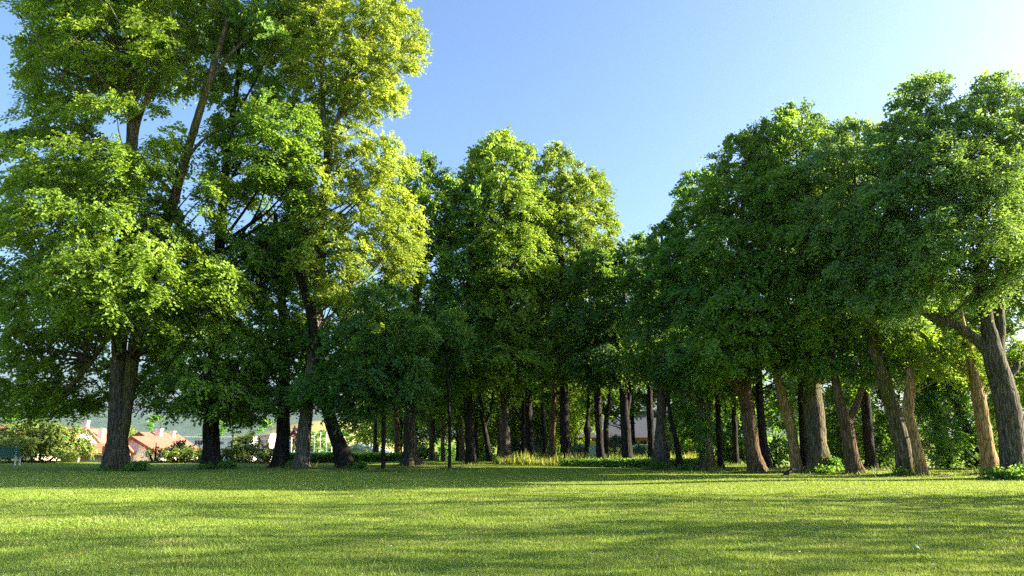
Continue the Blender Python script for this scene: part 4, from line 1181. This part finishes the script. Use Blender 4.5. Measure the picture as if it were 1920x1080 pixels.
M_GROUND = mat_ground()
xs = np.concatenate([-np.geomspace(4000, 62, 24), np.linspace(-60, 60, 121), np.geomspace(62, 4000, 24)])
ys = np.concatenate([-np.geomspace(300, 22, 10), np.linspace(-20, 130, 151), np.geomspace(133, 5800, 26)])
grid_sheet('lawn', xs, ys, terrain, M_GROUND)


def mat_hill():
    m, nt, N, L, bs, out = nmat('wooded_hill')
    g = N.new('ShaderNodeTexCoord')
    t = noise(N, L, 0.02, 6, 0.7, g.outputs['Object'])
    r = ramp(N, [(0.35, (0.03, 0.065, 0.04)), (0.55, (0.05, 0.10, 0.05)), (0.75, (0.085, 0.14, 0.055))])
    L.new(t.outputs[0], r.inputs[0]); L.new(r.outputs[0], bs.inputs['Base Color']); bs.inputs['Roughness'].default_value = 0.95
    t2 = noise(N, L, 0.12, 4, 0.7, g.outputs['Object'])
    b = N.new('ShaderNodeBump'); b.inputs['Distance'].default_value = 4; L.new(t2.outputs[0], b.inputs['Height']); L.new(b.outputs[0], bs.inputs['Normal'])
    return m


hr = np.random.default_rng(5)
def hill_z(X, Y):
    z = -5.6 + 122 * np.exp(-((Y - 3000) / 700.0) ** 2) * (0.85 + 0.22 * np.sin(X / 470.0 + 0.6) + 0.1 * np.sin(X / 165.0))
    z = z + 24 * np.exp(-((Y - 720) / 120.0) ** 2) * np.exp(-((X + 560) / 190.0) ** 2)
    z = z + hr.uniform(0, 1, X.shape) * (2.0 + 0.0025 * Y) * sstep(0, 14, z + 5.6)
    return z


grid_sheet('hills', np.linspace(-3200, 3200, 320), np.concatenate([np.linspace(450, 1000, 40), np.linspace(1030, 3900, 100)]), hill_z, mat_hill())
M_FIELD = mat_plain('ripe_field', (0.27, 0.26, 0.10), 0.95, 0.1, 0.15, 0.05)
fx = at(600, 800, 330)[0]
grid_sheet('field', np.linspace(fx - 60, fx + 45, 40), np.linspace(240, 400, 30), lambda X, Y: -5.5 + 13.5 * np.exp(-((Y - 345) / 60.0) ** 2) * np.exp(-((X - fx) / 38.0) ** 2), M_FIELD)

# ------------------------------------------------------------------ grass blades
def mat_grass():
    m, nt, N, L, bs, out = nmat('grass_blade')
    g = N.new('ShaderNodeNewGeometry'); co_ = N.new('ShaderNodeTexCoord')
    r = ramp(N, [(0.0, (0.105, 0.19, 0.028)), (0.45, (0.19, 0.295, 0.046)), (0.8, (0.28, 0.38, 0.075)), (0.95, (0.45, 0.44, 0.18))])
    t0 = noise(N, L, 0.55, 4, 0.62, co_.outputs['Object'])
    a = N.new('ShaderNodeMath'); a.operation = 'MULTIPLY_ADD'; a.inputs[1].default_value = 0.62
    L.new(g.outputs['Random Per Island'], a.inputs[0])
    b = N.new('ShaderNodeMath'); b.operation = 'MULTIPLY_ADD'; b.inputs[1].default_value = 1.5; b.inputs[2].default_value = -0.58
    L.new(t0.outputs[0], b.inputs[0]); L.new(b.outputs[0], a.inputs[2]); L.new(a.outputs[0], r.inputs[0])
    t1 = noise(N, L, 0.9, 3, 0.6, co_.outputs['Object'], (0.8, 1.3, 1))
    r1 = ramp(N, [(0.56, (0, 0, 0)), (0.72, (0.75, 0.75, 0.75))]); L.new(t1.outputs[0], r1.inputs[0])
    c = mixc(N, L, r1.outputs[0], r.outputs[0], (0.38, 0.33, 0.12))
    L.new(c, bs.inputs['Base Color']); bs.inputs['Roughness'].default_value = 0.6; bs.inputs['Specular IOR Level'].default_value = 0.25
    tr = N.new('ShaderNodeBsdfTranslucent'); tc = mixc(N, L, 0.5, c, (0.40, 0.46, 0.05)); L.new(tc, tr.inputs['Color'])
    mx = N.new('ShaderNodeMixShader'); mx.inputs[0].default_value = 0.4
    L.new(bs.outputs[0], mx.inputs[1]); L.new(tr.outputs[0], mx.inputs[2]); L.new(mx.outputs[0], out.inputs['Surface'])
    return m


gr = np.random.default_rng(77)
def vnoise(x, y, seed, fr):
    q = np.random.default_rng(seed); s = 0
    for _ in range(7):
        a_ = q.uniform(0, 6.28); k = fr * q.uniform(0.6, 1.7)
        s = s + np.sin((x * math.cos(a_) + y * math.sin(a_)) * k + q.uniform(0, 6.28))
    return s / 7


def blades(n, y0, y1, seed, hgt):
    q = np.random.default_rng(seed)
    u = q.uniform(0, 1, n)
    Y = 1 / (1 / y0 + u * (1 / y1 - 1 / y0))
    half = 0.74 * Y + 1.6
    X = q.uniform(-1, 1, n) * half
    patch = vnoise(X, Y, 3, 1.4) + 0.6 * vnoise(X, Y, 4, 4.5)
    h = hgt * (0.55 + q.gamma(3.0, 0.18, n)) * (1 + 0.75 * patch).clip(0.35, 2.2)
    h = h * (1 + 0.0 * Y)
    w = (0.0026 + 0.00048 * Y) * q.uniform(0.7, 1.4, n)
    a_ = q.uniform(0, 2 * PI, n)
    lean = q.uniform(0.15, 1.0, n) * h
    la = q.uniform(0, 2 * PI, n)
    B = np.stack([X, Y, terrain(X, Y) - 0.004], 1)
    side = np.stack([np.cos(a_), np.sin(a_), 0 * a_], 1) * w[:, None]
    tip = B + np.stack([np.cos(la) * lean, np.sin(la) * lean, h], 1)
    v = np.stack([B - side, B + side, tip], 1)
    return v.reshape(-1, 3), np.arange(n * 3).reshape(n, 3)


a = Acc()
a.add(*blades(GRASS_N, 7.4, 37.0, 9, 0.028))
a.add(*blades(GRASS_N // 40, 7.4, 36.0, 10, 0.06))
tr_xy = [(o_.location.x, o_.location.y) for o_ in TR.values() if o_.location.y < 46]
q = np.random.default_rng(12); per = 420; n = per * len(tr_xy)
cxy = np.repeat(np.array(tr_xy), per, 0); rr = 0.3 + np.abs(q.normal(0, 0.45, n)); an = q.uniform(0, 2 * PI, n)
X = cxy[:, 0] + rr * np.cos(an); Y = cxy[:, 1] + rr * np.sin(an); hh = (0.05 + q.gamma(2.0, 0.045, n)) * np.exp(-0.5 * (rr - 0.3))
a2 = q.uniform(0, 2 * PI, n); B_ = np.stack([X, Y, terrain(X, Y) - 0.004], 1); sv = np.stack([np.cos(a2), np.sin(a2), 0 * a2], 1) * 0.018
la = q.uniform(0, 2 * PI, n)
a.add(np.stack([B_ - sv, B_ + sv, B_ + np.stack([np.cos(la) * hh * 0.5, np.sin(la) * hh * 0.5, hh], 1)], 1).reshape(-1, 3), np.arange(n * 3).reshape(n, 3))
o = a.build('grass', mat_grass()); o['kind'] = 'stuff'
# tall weeds and grass lit by the sun behind the low hedge, and clover leaves low in the lawn
def weeds(n, x0, x1, Y0, Y1, h, seed):
    q = np.random.default_rng(seed)
    Y = q.uniform(Y0, Y1, n); X = q.uniform(x0, x1, n)
    hh = h * q.uniform(0.4, 1.1, n) * (1 + 0.7 * vnoise(X, Y, 8, 3.0)); w = 0.03 * q.uniform(0.6, 1.3, n)
    a_ = q.uniform(0, 2 * PI, n); la = q.uniform(0, 2 * PI, n); ln = hh * q.uniform(0.1, 0.5, n)
    B = np.stack([X, Y, terrain(X, Y)], 1)
    sdv = np.stack([np.cos(a_), np.sin(a_), 0 * a_], 1) * w[:, None]
    return np.stack([B - sdv, B + sdv, B + np.stack([np.cos(la) * ln, np.sin(la) * ln, hh], 1)], 1).reshape(-1, 3), np.arange(n * 3).reshape(n, 3)


M_WEED = mat_leaf('weed_blade', (0.14, 0.20, 0.03), (0.24, 0.30, 0.05), (0.34, 0.38, 0.08), (0.55, 0.56, 0.08), 0.5)
a = Acc()
a.add(*weeds(5200, at(935, 870, 41)[0], at(1345, 870, 41)[0], 40.0, 43.5, 0.55, 21))
o = a.build('tall_grass', M_WEED); o['kind'] = 'stuff'
M_CLOVER = mat_leaf('clover_leaf', (0.07, 0.14, 0.05), (0.13, 0.22, 0.08), (0.24, 0.34, 0.15), (0.28, 0.38, 0.08), 0.3, 0.4)
q = np.random.default_rng(31); n = 26000
Y = 1 / (1 / 7.4 + q.uniform(0, 1, n) * (1 / 30.0 - 1 / 7.4)); X = q.uniform(-1, 1, n) * (0.74 * Y + 1.5)
kp = (vnoise(X, Y, 15, 1.1) + 0.5 * vnoise(X, Y, 16, 3.6)) > 0.02
X, Y = X[kp], Y[kp]; n = len(X)
P = np.stack([X, Y, terrain(X, Y) + q.uniform(0.012, 0.05, n)], 1)
N_ = np.stack([q.normal(0, 0.35, n), q.normal(0, 0.35, n), np.ones(n)], 1)
a = Acc(); leaves(a, P, np.stack([q.normal(0, 1, n), q.normal(0, 1, n), q.normal(0, 0.2, n)], 1), norm(N_), (0.014 + 0.0008 * Y) * q.uniform(0.7, 1.6, n), q, 0.8, 0.1)
o = a.build('clover', M_CLOVER); o['kind'] = 'stuff'

# ------------------------------------------------------------------ flowers, stalks, fallen leaf
M_YEL = mat_plain('yellow_petal', (0.85, 0.74, 0.03), 0.6, 0.2, 0.1, 40)
M_WHT = mat_plain('white_petal', (0.82, 0.82, 0.76), 0.6, 0.2, 0.06, 40)
M_STEM = mat_plain('flower_stem', (0.12, 0.22, 0.05), 0.7, 0.2, 0.15, 20)


def ground_at(px, py):
    Y = 20.0
    for _ in range(40):
        d = at(px, py, 1.0) - np.array([0, 0, H])
        X = d[0] * Y
        Y = Y + (H + d[2] * Y - float(terrain(X, Y))) / max(-d[2], 1e-4) * 0.7
    return np.array([d[0] * Y, Y, float(terrain(d[0] * Y, Y))])


def flower(label, group, head_m, r, hgt, name, cat):
    root = thing(name, label, cat, (0, 0, 0), group)
    a = Acc(); tube(a, [(0, 0, -0.01), (0.004, 0.002, hgt * 0.5), (0.0, 0.0, hgt)], [0.0035, 0.003, 0.003], 5); a.build('stem', M_STEM, root)
    a = Acc(); k = 14
    for ring, (rr, zz) in enumerate(((r, 0.0), (r * 0.68, r * 0.22), (r * 0.35, r * 0.4))):
        for i in range(k):
            t = 2 * PI * (i + 0.5 * ring) / k
            d = np.array([math.cos(t), math.sin(t), 0.18 + ring * 0.25]); s = np.array([-math.sin(t), math.cos(t), 0]) * rr * 0.2
            c0 = np.array([0, 0, hgt + zz * 0.5])
            a.add([c0 - s * 0.4, c0 + s * 0.4, c0 + d * rr + s, c0 + d * rr * 1.08, c0 + d * rr - s][0:3] + [c0 + d * rr - s], [[0, 1, 2, 3]])
    a.build('flower_head', head_m, root)
    return root


YF = [(6, 996), (16, 994), (22, 992), (28, 997), (40, 988), (44, 990), (62, 986), (58, 992), (12, 1004), (30, 1008), (20, 1016), (82, 999), (135, 993), (139, 995), (235, 1031), (252, 1021), (342, 1016), (338, 1013), (236, 1071), (302, 1019),
      (492, 982), (494, 983), (208, 1029), (366, 1000), (335, 941), (452, 1012), (1430, 929), (1418, 934), (700, 1003), (150, 1040)]
WF = [(128, 925), (7, 1048), (112, 1077), (120, 1073), (127, 1076), (761, 1033), (733, 1028), (811, 1066), (912, 1063), (1895, 1001), (1686, 954), (655, 1073), (716, 1017), (843, 1030), (866, 1030), (1203, 1006), (1330, 1036), (1000, 1046),
      (1500, 1040), (1590, 1012), (1752, 1066), (1120, 1062), (560, 1050), (420, 1058)]
f0 = flower('small yellow flower on a short stem in the lawn', 'yellow flowers in the lawn', M_YEL, 0.017, 0.06, 'yellow_flower', 'flower')
rn = random.Random(4)
for i, (x, y) in enumerate(YF):
    g = ground_at(x, y + 6)
    if i == 0:
        f0.location = g
    else:
        copy_thing(f0, g, rn.uniform(0, 6), rn.uniform(0.8, 1.35))
f1 = flower('small white flower low in the lawn', 'white flowers in the lawn', M_WHT, 0.014, 0.055, 'white_flower', 'flower')
for i, (x, y) in enumerate(WF[::2]):
    g = ground_at(x, y + 4)
    if i == 0:
        f1.location = g
    else:
        copy_thing(f1, g, rn.uniform(0, 6), rn.uniform(0.8, 1.3))

M_LEAFP = mat_plain('pale_fallen_leaf', (0.30, 0.38, 0.20), 0.7, 0.2, 0.12, 12)
g = ground_at(1716, 1030)
a = Acc(); nn = 9
vv = []
for i in range(nn):
    t = i / (nn - 1); w = 0.045 * math.sin(PI * min(1, t * 0.93 + 0.05)) + 0.004
    for s in (-1, 0, 1):
        vv.append((-0.055 + 0.11 * t, s * w * 0.75, 0.03 + 0.035 * math.sin(PI * t) - 0.014 * abs(s)))
vv = np.array(vv)
ff = [[i * 3 + j, i * 3 + j + 1, i * 3 + j + 4, i * 3 + j + 3] for i in range(nn - 1) for j in range(2)]
a.add(vv, ff); a.add(vv - [0, 0, 0.004], [f[::-1] for f in ff])
o = a.build('fallen_leaf', M_LEAFP, None, True, tuple(g)); o.rotation_euler = (0.35, 0.25, -0.3)
tag(o, 'pale curled fallen leaf lying on the lawn at the lower right', 'leaf')
M_STRAW = mat_plain('straw', (0.55, 0.50, 0.28), 0.8, 0.2, 0.1, 10)
st0 = None
for (x, y, x2, y2, lab) in [(1892, 916, 1882, 902, 'thick pale grass stalk in front of the big grey trunk'), (1537, 900, 1528, 889, 'thin pale grass stalk right of the crow'), (1643, 896, 1637, 885, 'thin pale grass stalk below the orange forked trunk'),
                            (1669, 900, 1670, 889, 'thin pale grass stalk left of the broken gold edged trunk')]:
    g = ground_at(x, y); t = at(x2, y2, g[1])
    o = thing('grass_stalk', lab, 'grass stalk', g, 'tall grass stalks along the right lawn edge')
    d = t - g
    a = Acc(); tube(a, [(0, 0, -0.02), d * 0.5 + [0, 0, 0.01], d], [0.009, 0.007, 0.005], 6); a.build('stem', M_STRAW, o, True)
    a = Acc(); tube(a, [d * 0.97, d * 1.08, d * 1.2], [0.008, 0.017, 0.003], 6); a.build('seed_head', M_STRAW, o, True)

# ------------------------------------------------------------------ crow
M_CROW = mat_plain('black_feathers', (0.006, 0.006, 0.008), 0.6, 0.3, 0.3, 12)
M_BEAK = mat_plain('black_beak', (0.012, 0.012, 0.012), 0.35, 0.5, 0.2, 12)
g = ground_at(1477, 897)
crow = thing('crow', 'black crow standing on the lawn in front of the slim tan trunk', 'crow', g)
# body from tail tip (left, low) to head (right, high): x, z, half width, half height
prof = [(-0.235, 0.045, 0.016, 0.006), (-0.19, 0.07, 0.03, 0.012), (-0.14, 0.105, 0.036, 0.024), (-0.09, 0.145, 0.05, 0.048), (-0.04, 0.175, 0.066, 0.068), (0.02, 0.205, 0.074, 0.076), (0.075, 0.245, 0.066, 0.07),
        (0.115, 0.288, 0.048, 0.055), (0.14, 0.322, 0.042, 0.047), (0.165, 0.34, 0.041, 0.043), (0.195, 0.345, 0.032, 0.033), (0.214, 0.342, 0.014, 0.016)]
pr = smooth_path(np.array(prof), 34)
a = Acc(); ns = 14
ax = norm(np.gradient(np.stack([pr[:, 0], np.zeros(34), pr[:, 1]], 1), axis=0))
upv = np.stack([-ax[:, 2], np.zeros(34), ax[:, 0]], 1)
th = np.linspace(0, 2 * PI, ns, endpoint=False)
v = np.stack([pr[:, 0], np.zeros(34), pr[:, 1]], 1)[:, None] + upv[:, None] * (np.sin(th)[None, :, None] * pr[:, 3][:, None, None]) + np.array([0, 1.0, 0])[None, None] * (np.cos(th)[None, :, None] * pr[:, 2][:, None, None])
i = np.arange(33)[:, None] * ns; j = np.arange(ns)[None]
a.add(v.reshape(-1, 3), np.stack([i + j, i + (j + 1) % ns, i + ns + (j + 1) % ns, i + ns + j], -1).reshape(-1, 4))
for e in (0, 33):
    a.f3.append(np.array([[e * ns + q, e * ns + (q + 1) % ns, e * ns + (q + 2) % ns] for q in range(ns)], np.int32))
for sy, fx_ in ((-0.03, 0.02), (0.03, 0.045)):
    tube(a, [(0.01, sy, 0.16), (fx_ - 0.005, sy, 0.10), (fx_ - 0.012, sy, 0.05), (fx_, sy, 0.008)], [0.034, 0.018, 0.009, 0.008], 8)
    for t in (-0.45, 0, 0.45, PI):
        ln = 0.05 if t != PI else 0.03
        tube(a, [(fx_, sy, 0.01), (fx_ + math.cos(t) * ln * 0.6, sy + math.sin(t) * ln * 0.6, 0.012), (fx_ + math.cos(t) * ln, sy + math.sin(t) * ln, 0.004)], [0.007, 0.006, 0.002], 6)
body = a.build('body', M_CROW, crow, True)
for sy in (-1, 1):
    a = Acc(); w_ = smooth_path(np.array([(0.075, sy * 0.058, 0.255, 0.02, 0.03), (0.03, sy * 0.074, 0.215, 0.022, 0.052), (-0.04, sy * 0.068, 0.18, 0.02, 0.05), (-0.11, sy * 0.045, 0.135, 0.014, 0.03), (-0.19, sy * 0.02, 0.085, 0.006, 0.01)]), 16)
    th8 = np.linspace(0, 2 * PI, 10, endpoint=False)
    v = w_[:, None, :3] + np.stack([np.zeros((16, 10)), np.cos(th8)[None] * w_[:, 3:4], np.sin(th8)[None] * w_[:, 4:5]], -1)
    i = np.arange(15)[:, None] * 10; j = np.arange(10)[None]
    a.add(v.reshape(-1, 3), np.stack([i + j, i + (j + 1) % 10, i + 10 + (j + 1) % 10, i + 10 + j], -1).reshape(-1, 4))
    a.build('wing', M_CROW, crow, True)
    a = Acc(); tube(a, [(0.188, sy * 0.028, 0.353), (0.188, sy * 0.035, 0.353)], [0.006, 0.003], 8); a.build('eye', M_BEAK, crow, True)
a = Acc(); tube(a, [(0.20, 0, 0.342), (0.235, 0, 0.338), (0.262, 0, 0.328), (0.275, 0, 0.318)], [0.017, 0.013, 0.008, 0.002], 8); a.build('beak', M_BEAK, crow, True)
# worn earth round the feet of the trees
M_SOIL = mat_plain('bare_earth', (0.075, 0.058, 0.036), 0.95, 0.1, 0.45, 4, bump=0.03)
q = np.random.default_rng(61); a = Acc()
for o_ in TR.values():
    X0, Y0 = o_.location.x, o_.location.y
    if Y0 > 46:
        continue
    R0 = q.uniform(0.75, 1.3); ns, nr = 26, 6
    th = np.linspace(0, 2 * PI, ns, endpoint=False)
    edge = R0 * (1 + 0.28 * np.sin(3 * th + q.uniform(0, 6)) + 0.2 * np.sin(5 * th + q.uniform(0, 6)) + q.normal(0, 0.06, ns))
    rr = np.linspace(0, 1, nr)[:, None] * edge[None]
    X = X0 + rr * np.cos(th); Y = Y0 + rr * np.sin(th) * 0.9
    Z = terrain(X, Y) + 0.075 * (1 - np.linspace(0, 1, nr)[:, None] ** 2) - 0.012 + q.normal(0, 0.008, X.shape)
    i = np.arange(nr - 1)[:, None] * ns; j = np.arange(ns)[None]
    a.add(np.stack([X, Y, Z], -1).reshape(-1, 3), np.stack([i + j, i + (j + 1) % ns, i + ns + (j + 1) % ns, i + ns + j], -1).reshape(-1, 4)[:, ::-1])
o = a.build('bare_soil', M_SOIL, None, True); o['kind'] = 'structure'

# ------------------------------------------------------------------ the air between here and the hills
if HAZE > 0:
    m = bpy.data.materials.new('haze_air'); m.use_nodes = True
    nt = m.node_tree; nt.nodes.clear()
    out = nt.nodes.new('ShaderNodeOutputMaterial'); pv = nt.nodes.new('ShaderNodeVolumePrincipled')
    pv.inputs['Color'].default_value = (0.86, 0.92, 1.0, 1); pv.inputs['Density'].default_value = HAZE; pv.inputs['Anisotropy'].default_value = 0.78
    nt.links.new(pv.outputs[0], out.inputs['Volume'])
    a = Acc(); a.box((0, 2700, 62), (8700, 6800, 150))
    hz = a.build('haze', m); hz['kind'] = 'stuff'
crow.location.z += 0.02; crow.scale = (1.12, 1.12, 0.9)
print('LEAVES', COUNT[0])
